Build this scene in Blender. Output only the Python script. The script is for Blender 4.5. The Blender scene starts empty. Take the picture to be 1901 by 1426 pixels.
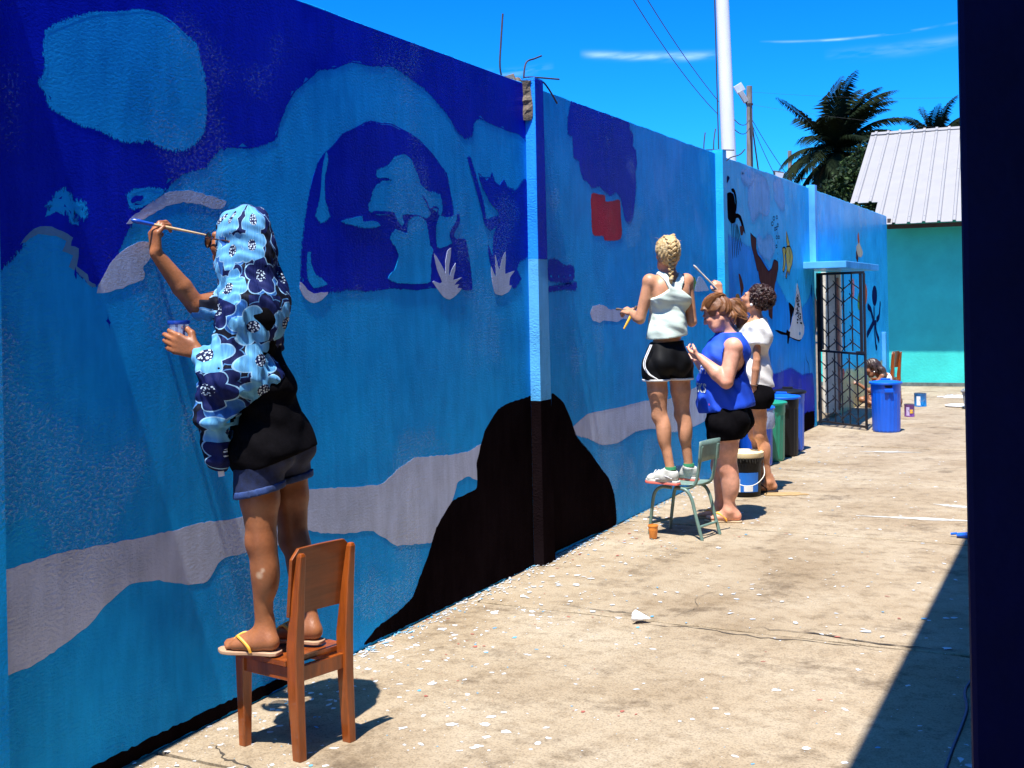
import bpy, math, random
import numpy as np
from mathutils import Vector, Matrix
SC = bpy.context.scene
COL = SC.collection
R = math.radians
# ------------------------------------------------------------------ camera
# metres; the mural wall's painted face is the plane X = 0, it runs along +Y, the yard floor is Z = 0
cam_d = bpy.data.cameras.new('camera'); cam = bpy.data.objects.new('camera', cam_d); COL.objects.link(cam)
yaw, roll = .4638, .0192
fw = Vector((-math.sin(yaw), math.cos(yaw), 0)); rt = Vector((math.cos(yaw), math.sin(yaw), 0)); dn = Vector((0, 0, -1))
r3 = rt*math.cos(roll)+dn*math.sin(roll); u3 = -(dn*math.cos(roll)-rt*math.sin(roll))
cam.matrix_world = Matrix(((r3.x, u3.x, -fw.x, 3.0509), (r3.y, u3.y, -fw.y, 0), (r3.z, u3.z, -fw.z, 1.6), (0, 0, 0, 1)))
cam_d.sensor_width = 36; cam_d.lens = 36*2147.8/1901; cam_d.shift_y = -151.6/1901
cam_d.clip_start = .05; cam_d.clip_end = 2000
SC.camera = cam
# ------------------------------------------------------------------ light
SUN = Vector((.018, -.3415, .94)).normalized()
sd = bpy.data.lights.new('sun', 'SUN'); sd.energy = 4.1; sd.angle = R(.53); sd.color = (1, .95, .87)
so = bpy.data.objects.new('sun', sd); COL.objects.link(so)
so.rotation_euler = SUN.to_track_quat('Z', 'Y').to_euler(); so.location = (3, -4, 12)
SC.view_settings.view_transform = 'Standard'; SC.view_settings.look = 'None'
SC.view_settings.exposure = 1.27; SC.view_settings.gamma = 1
wd = bpy.data.worlds.new('World'); SC.world = wd; wd.use_nodes = True
nt = wd.node_tree; nt.nodes.clear()
def N(t, typ, **kw):
    n = t.nodes.new(typ)
    for k, v in kw.items(): setattr(n, k, v)
    return n
wo = N(nt, 'ShaderNodeOutputWorld'); bg = N(nt, 'ShaderNodeBackground'); bg.inputs[1].default_value = .115
sky = N(nt, 'ShaderNodeTexSky', sky_type='NISHITA', sun_disc=False)
sky.sun_elevation = math.asin(SUN.z); sky.sun_rotation = math.atan2(SUN.x, SUN.y); sky.altitude = 0; sky.air_density = 1.0; sky.dust_density = 1.2; sky.ozone_density = 4.0
hs = N(nt, 'ShaderNodeHueSaturation'); hs.inputs['Saturation'].default_value = 1.12; hs.inputs['Value'].default_value = 1.0
tn = N(nt, 'ShaderNodeMix', data_type='RGBA', blend_type='MULTIPLY'); tn.inputs[0].default_value = 1; tn.inputs[7].default_value = (.42, .86, 1.12, 1)
nt.links.new(sky.outputs[0], tn.inputs[6]); nt.links.new(tn.outputs[2], hs.inputs['Color'])
# deepen the blue the way the photograph's saturated sky shows it: (c/6)^1.5 * 6 over the whole dome
def vm(op, a, v):
    n = N(nt, 'ShaderNodeVectorMath', operation=op); nt.links.new(a, n.inputs[0]); n.inputs[1].default_value = (v, v, v); return n.outputs[0]
gm_ = N(nt, 'ShaderNodeGamma'); gm_.inputs[1].default_value = 1.6; nt.links.new(vm('MULTIPLY', hs.outputs[0], 1/6), gm_.inputs[0]); deepsky = vm('MULTIPLY', gm_.outputs[0], 6)
# thin cirrus streaks: soft ridges in direction space, broken up by stretched noise
tc = N(nt, 'ShaderNodeTexCoord'); sep = N(nt, 'ShaderNodeSeparateXYZ'); nt.links.new(tc.outputs['Generated'], sep.inputs[0])
def wm(op, a, b=None, c=None):
    n = N(nt, 'ShaderNodeMath', operation=op)
    for i, v in enumerate((a, b, c)):
        if v is None: continue
        if isinstance(v, (int, float)): n.inputs[i].default_value = v
        else: nt.links.new(v, n.inputs[i])
    return n.outputs[0]
U = wm('DIVIDE', sep.outputs[0], wm('MAXIMUM', sep.outputs[1], .05))      # across
Vv = wm('DIVIDE', sep.outputs[2], wm('MAXIMUM', sep.outputs[1], .05))     # up
def streak(u0, u1, v0, slope, bend, width, seed, gain):
    mid = (u0+u1)/2; half = (u1-u0)/2
    t = wm('DIVIDE', wm('SUBTRACT', U, mid), half)
    line = wm('ADD', wm('MULTIPLY', t, slope), wm('MULTIPLY', wm('MULTIPLY', t, t), bend))
    cb = N(nt, 'ShaderNodeCombineXYZ'); nt.links.new(wm('MULTIPLY', U, 18), cb.inputs[0]); nt.links.new(wm('MULTIPLY', Vv, 90), cb.inputs[1]); cb.inputs[2].default_value = seed
    nz = N(nt, 'ShaderNodeTexNoise'); nz.inputs['Scale'].default_value = 1; nz.inputs['Detail'].default_value = 5; nt.links.new(cb.outputs[0], nz.inputs[0])
    d = wm('DIVIDE', wm('ADD', wm('SUBTRACT', wm('SUBTRACT', Vv, v0), line), wm('MULTIPLY', wm('SUBTRACT', nz.outputs[0], .5), width*1.2)), width)
    g = wm('POWER', 2.718, wm('MULTIPLY', wm('MULTIPLY', d, d), -1))
    win = wm('MAXIMUM', wm('SUBTRACT', 1, wm('POWER', wm('ABSOLUTE', t), 3)), 0)
    return wm('MULTIPLY', wm('MULTIPLY', g, win), wm('MULTIPLY', wm('MINIMUM', wm('MAXIMUM', wm('MULTIPLY', wm('SUBTRACT', nz.outputs[0], .36), 3.2), 0), 1), gain))
cl = wm('ADD', streak(-.425, -.28, .2215, -.0085, .002, .0030, 1.3, .36), streak(-.255, -.085, .2165, -.0015, .005, .0009, 4.1, .32))
cl = wm('ADD', cl, streak(-.20, -.06, .2035, .001, .002, .004, 7.7, .13))
cl = wm('ADD', cl, streak(-.53, -.45, .2215, -.001, .002, .003, 9.7, .2))
mxs = N(nt, 'ShaderNodeMix', data_type='RGBA'); nt.links.new(wm('MINIMUM', cl, 1), mxs.inputs[0]); nt.links.new(deepsky, mxs.inputs[6]); mxs.inputs[7].default_value = (7, 8.5, 10, 1)
nt.links.new(mxs.outputs[2], bg.inputs[0]); nt.links.new(bg.outputs[0], wo.inputs[0])
# ------------------------------------------------------------------ materials
MT = {}
def mat(name, col, rough=.6, var=.12, vscale=6, bump=0, bscale=60, spec=.5, metal=0, sss=0, col2=None, detail=6, stretch=(1, 1, 1), transmission=0, alpha=1, attr=None, coat=0):
    if name in MT: return MT[name]
    m = bpy.data.materials.new(name); m.use_nodes = True; t = m.node_tree; b = t.nodes['Principled BSDF']
    tc = N(t, 'ShaderNodeTexCoord'); mp = N(t, 'ShaderNodeMapping'); mp.inputs['Scale'].default_value = stretch; t.links.new(tc.outputs['Object'], mp.inputs[0])
    nz = N(t, 'ShaderNodeTexNoise'); nz.inputs['Scale'].default_value = vscale; nz.inputs['Detail'].default_value = detail; nz.inputs['Roughness'].default_value = .65; t.links.new(mp.outputs[0], nz.inputs[0])
    rp = N(t, 'ShaderNodeMapRange'); rp.inputs[1].default_value = .3; rp.inputs[2].default_value = .7; t.links.new(nz.outputs[0], rp.inputs[0])
    mx = N(t, 'ShaderNodeMix', data_type='RGBA'); t.links.new(rp.outputs[0], mx.inputs[0])
    c2 = col2 or tuple(min(1, c*(1+var)) for c in col); c1 = tuple(c*(1-var) for c in col) if not col2 else col
    mx.inputs[6].default_value = (*c1, 1); mx.inputs[7].default_value = (*c2, 1)
    out = mx.outputs[2]
    if attr:
        at = N(t, 'ShaderNodeAttribute', attribute_name=attr); m2 = N(t, 'ShaderNodeMix', data_type='RGBA', blend_type='MULTIPLY'); m2.inputs[0].default_value = 1
        t.links.new(out, m2.inputs[6]); t.links.new(at.outputs[0], m2.inputs[7]); out = m2.outputs[2]
    t.links.new(out, b.inputs['Base Color'])
    b.inputs['Roughness'].default_value = rough; b.inputs['Metallic'].default_value = metal; b.inputs['Specular IOR Level'].default_value = spec
    b.inputs['Transmission Weight'].default_value = transmission; b.inputs['Alpha'].default_value = alpha; b.inputs['Coat Weight'].default_value = coat
    if sss: b.inputs['Subsurface Weight'].default_value = sss; b.inputs['Subsurface Radius'].default_value = (.02, .008, .004); b.inputs['Subsurface Scale'].default_value = .4
    if bump:
        n2 = N(t, 'ShaderNodeTexNoise'); n2.inputs['Scale'].default_value = bscale; n2.inputs['Detail'].default_value = 5; t.links.new(mp.outputs[0], n2.inputs[0])
        bp = N(t, 'ShaderNodeBump'); bp.inputs['Strength'].default_value = 1; bp.inputs['Distance'].default_value = bump; t.links.new(n2.outputs[0], bp.inputs['Height']); t.links.new(bp.outputs[0], b.inputs['Normal'])
    MT[name] = m; return m
def paint(name, col, blotch=.24):
    """glossy masonry paint brushed over rough hand-trowelled render"""
    key = 'wall_paint_'+name
    if key in MT: return MT[key]
    m = bpy.data.materials.new(key); m.use_nodes = True; t = m.node_tree; b = t.nodes['Principled BSDF']
    tc = N(t, 'ShaderNodeNewGeometry'); P = tc.outputs['Position']
    def noise(sc, det, st=(1, 1, 1), rg=.6):
        mp = N(t, 'ShaderNodeMapping'); mp.inputs['Scale'].default_value = st; t.links.new(P, mp.inputs[0])
        n = N(t, 'ShaderNodeTexNoise'); n.inputs['Scale'].default_value = sc; n.inputs['Detail'].default_value = det; n.inputs['Roughness'].default_value = rg; t.links.new(mp.outputs[0], n.inputs[0]); return n.outputs[0]
    def ma(op, a, v):
        n = N(t, 'ShaderNodeMath', operation=op); t.links.new(a, n.inputs[0])
        if isinstance(v, (int, float)): n.inputs[1].default_value = v
        else: t.links.new(v, n.inputs[1])
        return n.outputs[0]
    f = ma('ADD', ma('MULTIPLY', noise(1.7, 4), .6), ma('MULTIPLY', noise(7, 3, (1, 2.2, .5)), .4))
    rp = N(t, 'ShaderNodeMapRange'); rp.inputs[1].default_value = .34; rp.inputs[2].default_value = .66; t.links.new(f, rp.inputs[0])
    mx = N(t, 'ShaderNodeMix', data_type='RGBA'); t.links.new(rp.outputs[0], mx.inputs[0])
    mx.inputs[6].default_value = (*[c*(1-blotch) for c in col], 1); mx.inputs[7].default_value = (*[min(1, c*(1+blotch)+.003) for c in col], 1)
    t.links.new(mx.outputs[2], b.inputs['Base Color'])
    dk = max(col) < .1
    b.inputs['Roughness'].default_value = .6 if dk else .24; b.inputs['Specular IOR Level'].default_value = 0 if dk else .06
    # trowel relief comes in patches: coarse noise gates the fine ripples
    gate = N(t, 'ShaderNodeMapRange'); gate.inputs[1].default_value = .40; gate.inputs[2].default_value = .62; gate.inputs[3].default_value = .2; t.links.new(noise(1.3, 2), gate.inputs[0])
    rip = ma('MULTIPLY', noise(64, 3, (1, 1, 1.5), .65), gate.outputs[0])
    h = ma('MULTIPLY', rip, .012)
    if not dk:                                   # wet-looking crests of the trowel ripples glint, the troughs stay matt
        sp = N(t, 'ShaderNodeMapRange'); sp.inputs[1].default_value = .50; sp.inputs[2].default_value = .62; sp.inputs[3].default_value = .02; sp.inputs[4].default_value = 1; t.links.new(rip, sp.inputs[0]); t.links.new(sp.outputs[0], b.inputs['Specular IOR Level'])
    bp = N(t, 'ShaderNodeBump'); bp.inputs['Strength'].default_value = 1; bp.inputs['Distance'].default_value = 1; t.links.new(h, bp.inputs['Height']); t.links.new(bp.outputs[0], b.inputs['Normal'])
    MT[key] = m; return m
PAINT = dict(mid=(.008, .35, .92), deep=(.003, .016, .50), lilac=(.52, .58, .76), slate=(.10, .26, .46), black=(.006, .003, .004), red=(.50, .006, .03),
             green=(.10, .26, .03), azure=(.008, .27, .85), brown=(.09, .04, .035), ochre=(.3, .15, .02), yellow=(.55, .42, .03), white=(.62, .62, .60), navyink=(.006, .015, .07),
             orange=(.60, .10, .02), cream=(.7, .55, .35), pink=(.6, .18, .2), sand=(.55, .52, .25), wash=(.14, .42, .78), sky=(.025, .46, .90), pale=(.10, .42, .80))
# ------------------------------------------------------------------ mesh helpers
ORG = {}
def vec(p): return np.array(p, float)
def nrm(p): p = vec(p); return p/max(np.linalg.norm(p), 1e-9)
def tag(o, label=None, cat=None, group=None, kind=None):
    for k, v in (('label', label), ('category', cat), ('group', group), ('kind', kind)):
        if v: o[k] = v
    return o
def thing(name, label, cat, loc=(0, 0, 0), group=None):
    o = bpy.data.objects.new(name, None); COL.objects.link(o); o.location = loc; o.empty_display_size = .1
    ORG[o] = vec(loc); return tag(o, label, cat, group)
def link_mesh(name, me, material, parent, origin, smooth):
    o = bpy.data.objects.new(name, me); COL.objects.link(o)
    if material: me.materials.append(material)
    if parent is not None:
        o.parent = parent; ORG[o] = ORG[parent]
    else:
        o.location = origin; ORG[o] = vec(origin)
    if smooth: me.shade_smooth()
    return o
class MB:
    def __init__(s): s.v = []; s.f = []
    def add(s, vs, fs):
        n = len(s.v); s.v += [tuple(map(float, p)) for p in vs]; s.f += [tuple(i+n for i in f) for f in fs]; return s
    def box(s, c, size, ax=None):
        ax = ax or ((1, 0, 0), (0, 1, 0), (0, 0, 1)); c = vec(c); A = [nrm(a)*d/2 for a, d in zip(ax, size)]
        vs = [c+sx*A[0]+sy*A[1]+sz*A[2] for sz in (-1, 1) for sy in (-1, 1) for sx in (-1, 1)]
        return s.add(vs, [(0, 2, 3, 1), (4, 5, 7, 6), (0, 1, 5, 4), (2, 6, 7, 3), (0, 4, 6, 2), (1, 3, 7, 5)])
    def loft(s, rings, cap=True, close=True):
        n = len(rings[0]); vs = [p for r in rings for p in r]; fs = []
        for i in range(len(rings)-1):
            for j in range(n if close else n-1):
                k = (j+1) % n; fs.append((i*n+j, i*n+k, (i+1)*n+k, (i+1)*n+j))
        if cap: fs += [tuple(range(n))[::-1], tuple(range((len(rings)-1)*n, len(rings)*n))]
        return s.add(vs, fs)
    def tube(s, path, rad, n=8, cap=True):
        path = [vec(p) for p in path]; rads = rad if isinstance(rad, (list, tuple)) else [rad]*len(path); rings = []; prev = None
        for i, p in enumerate(path):
            d = nrm(path[min(i+1, len(path)-1)]-path[max(i-1, 0)])
            if prev is None:
                a = np.cross(d, (0, 0, 1)) if abs(d[2]) < .9 else np.cross(d, (1, 0, 0))
            else: a = prev-d*np.dot(prev, d)
            a = nrm(a); b = np.cross(d, a); prev = a
            rings.append([p+rads[i]*(math.cos(t)*a+math.sin(t)*b) for t in (k*2*math.pi/n for k in range(n))])
        return s.loft(rings, cap)
    def lathe(s, c, prof, n=24, ax=(0, 0, 1), ripple=0, nr=20, cap=True):
        c = vec(c); ax = nrm(ax); a = nrm(np.cross(ax, (0, 1, 0)) if abs(ax[1]) < .9 else np.cross(ax, (1, 0, 0))); b = np.cross(ax, a); rings = []
        for q in prof:
            r, z = q[0], q[1]; rp = q[2] if len(q) > 2 else 0
            rings.append([c+ax*z+(r+rp*max(-1, min(1, 2.5*math.sin(nr*t))))*(math.cos(t)*a+math.sin(t)*b) for t in (k*2*math.pi/n for k in range(n))])
        return s.loft(rings, cap)
    def prism(s, poly, o, ux, uy, th):
        o, ux, uy = vec(o), vec(ux), vec(uy); w = nrm(np.cross(ux, uy))*th
        a = [o+ux*x+uy*y for x, y in poly]; return s.loft([a, [p+w for p in a]])
    def build(s, name, material, parent=None, origin=(0, 0, 0), smooth=False, bevel=0):
        og = ORG[parent] if parent is not None else vec(origin)
        me = bpy.data.meshes.new(name); me.from_pydata([tuple(vec(p)-og) for p in s.v], [], s.f); me.update()
        o = link_mesh(name, me, material, parent, origin, smooth)
        if bevel:
            m = o.modifiers.new('bevel', 'BEVEL'); m.width = bevel; m.segments = 2; m.limit_method = 'ANGLE'
        if smooth:
            try: me.set_sharp_from_angle(angle=R(38))
            except Exception: pass
        return o
def box(name, lo, hi, material, parent=None, bevel=0, origin=(0, 0, 0)):
    lo, hi = vec(lo), vec(hi); return MB().box((lo+hi)/2, hi-lo).build(name, material, parent, origin, bevel=bevel)
def arc(pts, n=6):
    """Catmull-Rom through the points"""
    p = [vec(q) for q in pts]; p = [2*p[0]-p[1]]+p+[2*p[-1]-p[-2]]; out = []
    for i in range(1, len(p)-2):
        for k in range(n):
            t = k/n; out.append(.5*(2*p[i]+(p[i+1]-p[i-1])*t+(2*p[i-1]-5*p[i]+4*p[i+1]-p[i+2])*t*t+(3*p[i]-p[i-1]-3*p[i+1]+p[i+2])*t**3))
    return out+[p[-2]]
# ------------------------------------------------------------------ implicit surfaces (bodies, cloth, hair)
class SDF:
    def __init__(s): s.p = []; s.post = []
    def cone(s, a, b, ra, rb, k=.02, sub=False): s.p.append(('c', vec(a), vec(b), ra, rb, k, sub)); return s
    def chain(s, pts, rs, k=.02):
        for i in range(len(pts)-1): s.cone(pts[i], pts[i+1], rs[i], rs[i+1], k)
        return s
    def ell(s, c, r, ax=None, k=.02, sub=False):
        ax = np.eye(3) if ax is None else np.array([nrm(a) for a in ax]); s.p.append(('e', vec(c), ax, vec(r), None, k, sub)); return s
    def bounds(s, pad):
        lo = np.full(3, 1e9); hi = -lo
        for q in s.p:
            if q[-1]: continue
            if q[0] == 'c':
                for c, r in ((q[1], q[3]), (q[2], q[4])): lo = np.minimum(lo, c-r); hi = np.maximum(hi, c+r)
            else:
                m = q[3].max(); lo = np.minimum(lo, q[1]-m); hi = np.maximum(hi, q[1]+m)
        return lo-pad, hi+pad
    def base(s, P):
        d = np.full(len(P), 9.)
        for q in s.p:
            k = q[5]
            if q[0] == 'c': ctr = (q[1]+q[2])/2; rad = np.linalg.norm(q[1]-q[2])/2+max(q[3], q[4])
            else: ctr = q[1]; rad = q[3].max()
            lb = np.sqrt(((P-ctr)**2).sum(1))-rad
            ix = np.nonzero(lb < ((k-d) if q[6] else (d+k)))[0]
            if not len(ix): continue
            X = P[ix]; dd = d[ix]
            if q[0] == 'c':
                a, b, ra, rb = q[1:5]; ab = b-a; pa = X-a; t = np.clip(pa@ab/max(ab@ab, 1e-12), 0, 1)
                e = np.sqrt(((pa-t[:, None]*ab)**2).sum(1))-(ra+t*(rb-ra))
            else:
                x = (X-q[1])@q[2].T; x /= q[3]; k0 = np.sqrt((x**2).sum(1)); x /= q[3]; k1 = np.sqrt((x**2).sum(1))+1e-9; e = k0*(k0-1)/k1
            if q[6]:
                h = np.clip(.5-.5*(dd+e)/k, 0, 1); dd = dd*(1-h)-e*h+k*h*(1-h)
            elif k <= 0: dd = np.minimum(dd, e)
            else:
                h = np.clip(.5+.5*(dd-e)/k, 0, 1); dd = dd*(1-h)+e*h-k*h*(1-h)
            d[ix] = dd
        return d
    def __call__(s, P):
        d = s.base(P)
        for f in s.post: d = f(P, d)
        return d
def below(o, n):          # keep the half space where (p-o).n < 0
    o, n = vec(o), nrm(n); return lambda P, d: np.maximum(d, (P-o)@n)
def folds(amp, dirs, seed=0, warp=.02):
    rs = np.random.RandomState(seed); W = [(nrm(d)*f, rs.rand()*6.28, a) for d, f, a in dirs]
    def g(P, d):
        w = np.stack([np.sin(P@np.array(v)+ph) for v, ph in (((9, 4, 6), 1), ((-5, 8, 7), 2), ((6, -7, 9), 3))], 1)*warp
        Q = P+w; x = 0
        for v, ph, a in W: x = x+a*np.sin(Q@v+ph)
        return d+amp*x
    return g
OFF = np.array([(i >> 2 & 1, i >> 1 & 1, i & 1) for i in range(8)])
def nets(fn, lo, hi, v):
    lo = vec(lo); n = np.ceil((vec(hi)-lo)/(16*v)).astype(int)+1
    c = np.stack(np.meshgrid(*[np.arange(k) for k in n], indexing='ij'), -1).reshape(-1, 3); s = 16
    while True:
        d = fn(lo+(c+.5)*s*v); c = c[np.abs(d) < s*v*(1.15 if s > 2 else 1.0)+.004]
        s //= 2; c = (c[:, None]*2+OFF).reshape(-1, 3)
        if s == 1: break
    M = 4096; key = lambda a: (a[..., 0]*M+a[..., 1])*M+a[..., 2]
    kk = key(c[:, None]+OFF+1); uq, inv = np.unique(kk, return_inverse=True)
    uc = np.stack((uq//(M*M), uq//M % M, uq % M), 1)-1; val = fn(lo+uc*v); cv = val[inv].reshape(-1, 8)
    ins = cv < 0; ok = ins.any(1) & ~ins.all(1); c = c[ok]; cv = cv[ok]
    o = np.argsort(key(c+1)); c = c[o]; cv = cv[o]; ck = key(c+1)
    pos = np.zeros((len(c), 3)); cnt = np.zeros(len(c))
    for i in range(8):
        for b in (1, 2, 4):
            j = i | b
            if i & b: continue
            x, y = cv[:, i], cv[:, j]; m = (x < 0) != (y < 0); t = np.where(m, x/(x-y+1e-12), 0)
            pos += np.where(m[:, None], OFF[i]+t[:, None]*(OFF[j]-OFF[i]), 0); cnt += m
    V = lo+(c+pos/cnt[:, None])*v; Fq = []
    for a in range(3):
        e = np.zeros(3, int); e[a] = 1; b_, c_ = [(1, 2), (2, 0), (0, 1)][a]; eb = np.zeros(3, int); eb[b_] = 1; ec = np.zeros(3, int); ec[c_] = 1
        ci = (4, 2, 1)[a]; m = np.where((cv[:, 0] < 0) != (cv[:, ci] < 0))[0]
        ids = []
        good = np.ones(len(m), bool)
        for w in (0*e, eb, eb+ec, ec):
            k = key(c[m]-w+1); ix = np.clip(np.searchsorted(ck, k), 0, len(ck)-1); good &= ck[ix] == k; ids.append(ix)
        q = np.stack(ids, 1)[good]; fl = (cv[m, 0] < 0)[good]; q[~fl] = q[~fl][:, ::-1]; Fq.append(q)
    return V, np.concatenate(Fq)
def flesh(name, fn, vox, material, parent, pad=.03, tint=None, uv=None, smooth_it=1, bounds=None):
    lo, hi = bounds or fn.bounds(pad); V, Fq = nets(fn, lo, hi, vox)
    for _ in range(smooth_it):                                     # one relaxing pass takes the voxel grain out
        a = np.concatenate([Fq[:, i] for i in range(4) for _ in (0, 1)]); b = np.concatenate([Fq[:, j % 4] for i in range(4) for j in (i+1, i+3)])
        n = np.bincount(a, minlength=len(V)); acc = np.stack([np.bincount(a, V[b, k], len(V)) for k in range(3)], 1)
        V = .5*V+.5*acc/np.maximum(n, 1)[:, None]
    og = ORG[parent]; me = bpy.data.meshes.new(name)
    me.vertices.add(len(V)); me.vertices.foreach_set('co', (V-og).ravel()); me.loops.add(4*len(Fq)); me.loops.foreach_set('vertex_index', Fq.ravel().astype(np.int32))
    me.polygons.add(len(Fq)); me.polygons.foreach_set('loop_start', np.arange(0, 4*len(Fq), 4, dtype=np.int32)); me.update(calc_edges=True)
    if tint is not None:
        c = np.ones((len(V), 4))
        for p, r, rgb in tint:
            w = np.clip(1-np.linalg.norm(V-vec(p), axis=1)/r, 0, 1)[:, None]**.7; c[:, :3] = c[:, :3]*(1-w)+np.array(rgb)*w*c[:, :3]
        a = me.color_attributes.new('tint', 'FLOAT_COLOR', 'POINT'); a.data.foreach_set('color', c.ravel())
    if uv is not None:
        u = uv(V)[Fq.ravel()]; l = me.uv_layers.new(name='UVMap'); l.data.foreach_set('uv', u.astype(np.float32).ravel())
    return link_mesh(name, me, material, parent, None, True)
# ================================================================== THE SETTING
rnd = random.Random(7)
concrete = mat('yard_concrete', (.33, .265, .185), .85, bump=.0035, bscale=34)
def concrete_nodes():
    t = concrete.node_tree; b = t.nodes['Principled BSDF']; g = N(t, 'ShaderNodeNewGeometry'); P = g.outputs['Position']
    def noise(sc, det, rg=.6, st=(1, 1, 1)):
        mp = N(t, 'ShaderNodeMapping'); mp.inputs['Scale'].default_value = st; t.links.new(P, mp.inputs[0])
        n = N(t, 'ShaderNodeTexNoise'); n.inputs['Scale'].default_value = sc; n.inputs['Detail'].default_value = det; n.inputs['Roughness'].default_value = rg; t.links.new(mp.outputs[0], n.inputs[0]); return n.outputs[0]
    def ramp(src, stops):
        r = N(t, 'ShaderNodeValToRGB'); e = r.color_ramp.elements
        while len(e) < len(stops): e.new(.5)
        for x, (p, c) in zip(e, stops): x.position = p; x.color = (*c, 1)
        t.links.new(src, r.inputs[0]); return r.outputs[0]
    def mul(a, c, f=1):
        m = N(t, 'ShaderNodeMix', data_type='RGBA', blend_type='MULTIPLY'); m.inputs[0].default_value = f; t.links.new(a, m.inputs[6]); t.links.new(c, m.inputs[7]); return m.outputs[2]
    base = ramp(noise(1.1, 5), [(.3, (.235, .17, .10)), (.5, (.32, .25, .165)), (.72, (.385, .32, .23))])
    base = mul(base, ramp(noise(9, 5, .7), [(.32, (.48, .42, .34)), (.52, (1, 1, 1))]), .62)
    base = mul(base, ramp(noise(130, 2), [(.34, (.42, .38, .33)), (.5, (1, 1, 1)), (.75, (1.2, 1.16, 1.12))]), .55)
    base = mul(base, ramp(noise(2.3, 5, .72), [(.33, (.30, .25, .20)), (.45, (1, 1, 1))]), .7)
    t.links.new(base, b.inputs['Base Color'])
concrete_nodes()
earth = mat('bare_earth', (.16, .12, .075), .95, .3, .6, bump=.02, bscale=8)
dirt = mat('joint_dirt', (.05, .04, .03), .95, .3, 9)
g = MB().add([(-400, -60, -.06), (400, -60, -.06), (400, 700, -.06), (-400, 700, -.06)], [(0, 1, 2, 3)]).build('ground', earth); tag(g, kind='structure')
yard = box('yard_floor', (-.02, -6, -.055), (8, 21.4, -.022), dirt); tag(yard, kind='structure')
JY = [-6, -3.95, -1.55, .8, 3.15, 5.45, 7.87, 10.22, 12.6, 15, 17.4, 19.8, 21.3]
JX = [.004, 2.93, 5.2, 7.95]
def ragline(a, b, n, amp, rr):
    out = []; x = 0
    for i in range(n+1):
        t = i/n; x = .6*x+rr.uniform(-amp, amp)
        if rr.random() < .06: x += rr.choice((-1, 1))*amp*2.2
        out.append((a+(b-a)*t, x))
    return out
for i in range(len(JY)-1):
    for j in range(len(JX)-1):
        rr = random.Random(i*10+j); near = 1.8 if JY[i+1] in (5.45, 3.15) or JY[i] in (5.45, 3.15) else 1
        x0, x1 = JX[j]+(.004 if j else 0), JX[j+1]-.004; G_ = {5.45: .024, 3.15: .012, 7.87: .013}; y0, y1 = JY[i]+G_.get(JY[i], .012+.0012*JY[i])/2, JY[i+1]-G_.get(JY[i+1], .012+.0012*JY[i+1])/2
        n = 46 if (j == 0 and 1 < i < 9) else 10
        lo_ = [(x, y0+abs(d)) for x, d in ragline(x0, x1, n, .0045*near, rr)]; hi_ = [(x, y1-abs(d)) for x, d in ragline(x1, x0, n, .0045*near, rr)]
        out = lo_+hi_; c = len(out); tilt = rr.uniform(-.003, .003)
        m = MB(); top = [(x, y, tilt) for x, y in out]; ins = []
        cx, cy = (x0+x1)/2, (y0+y1)/2
        for x, y in out: ins.append((x+(cx-x)*.004, y+.006*(1 if y < cy else -1), tilt+.002))
        m.loft([[(x, y, -.05) for x, y in out], [(x, y, tilt-.004) for x, y in out], ins])
        m.build('concrete_slab', concrete, yard)
def crack(pts, w, seed):
    rr = random.Random(seed); c = arc([(x, y, .0045) for x, y in pts], 8); m = MB(); vs = []
    for i, p in enumerate(c):
        d = nrm(c[min(i+1, len(c)-1)]-c[max(i-1, 0)]); nn = np.array((-d[1], d[0], 0)); e = w*(.25+rr.random())*math.sin(math.pi*min(.95, max(.05, i/(len(c)-1)))); j = nn*rr.gauss(0, w*1.3); vs += [p+j-nn*e, p+j+nn*e]
    m.add(vs, [(2*i, 2*i+2, 2*i+3, 2*i+1) for i in range(len(c)-1)]); m.build('crack', dirt, yard)
crack([(1.12, 5.5), (1.20, 5.75), (1.14, 5.95), (1.22, 6.2)], .0022, 1); crack([(.12, 3.3), (.25, 3.22), (.4, 3.17), (.7, 3.2)], .006, 4); crack([(1.0, 5.36), (1.3, 5.40), (1.6, 5.36), (1.9, 5.40), (2.2, 5.37)], .007, 5); crack([(.5, 5.56), (.8, 5.53), (1.1, 5.55)], .005, 7); crack([(1.5, 5.50), (1.8, 5.53), (2.2, 5.49), (2.5, 5.52)], .008, 8)
# ---- mural wall -----------------------------------------------------------------------------------------------
mw = thing('mural_wall', 'long blue rendered yard wall with a half painted sea mural', 'wall', (0, 2.46, 0))
PY = [-1.45, 2.31, 6.33, 10.31, 14.25]; HW = 2.93; TH = .17
render_core = mat('bare_render', (.42, .38, .32), .9, .25, 14, bump=.004, bscale=50)
def top_edge(y0, y1, seed):
    rr = random.Random(seed); n = max(4, int((y1-y0)/.12)); return [(y0+(y1-y0)*i/n, HW+rr.uniform(-.005, .004)) for i in range(n+1)]
def wall_block(y0, y1, z0, name, pm, seed, x0=-TH, x1=0):
    te = top_edge(y0, y1, seed) if z0 is not None else None
    poly = [(y0, 0 if z0 is True else z0), (y1, 0 if z0 is True else z0)]+te[::-1]
    m = MB(); m.prism(poly, (x0, 0, 0), (0, 1, 0), (0, 0, 1), x1-x0); return m.build(name, pm, mw, bevel=.006)
panels = {}
panels[0] = wall_block(PY[0], PY[1]+.04, 0, 'wall_panel', paint('mid', PAINT['mid']), 1)
panels[1] = wall_block(PY[1]+.045, PY[2]+.03, 0, 'wall_panel', paint('mid', PAINT['mid']), 2)
panels[2] = wall_block(PY[2]+.10, PY[3]+.03, 0, 'wall_panel', paint('mid', PAINT['mid']), 3)
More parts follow.
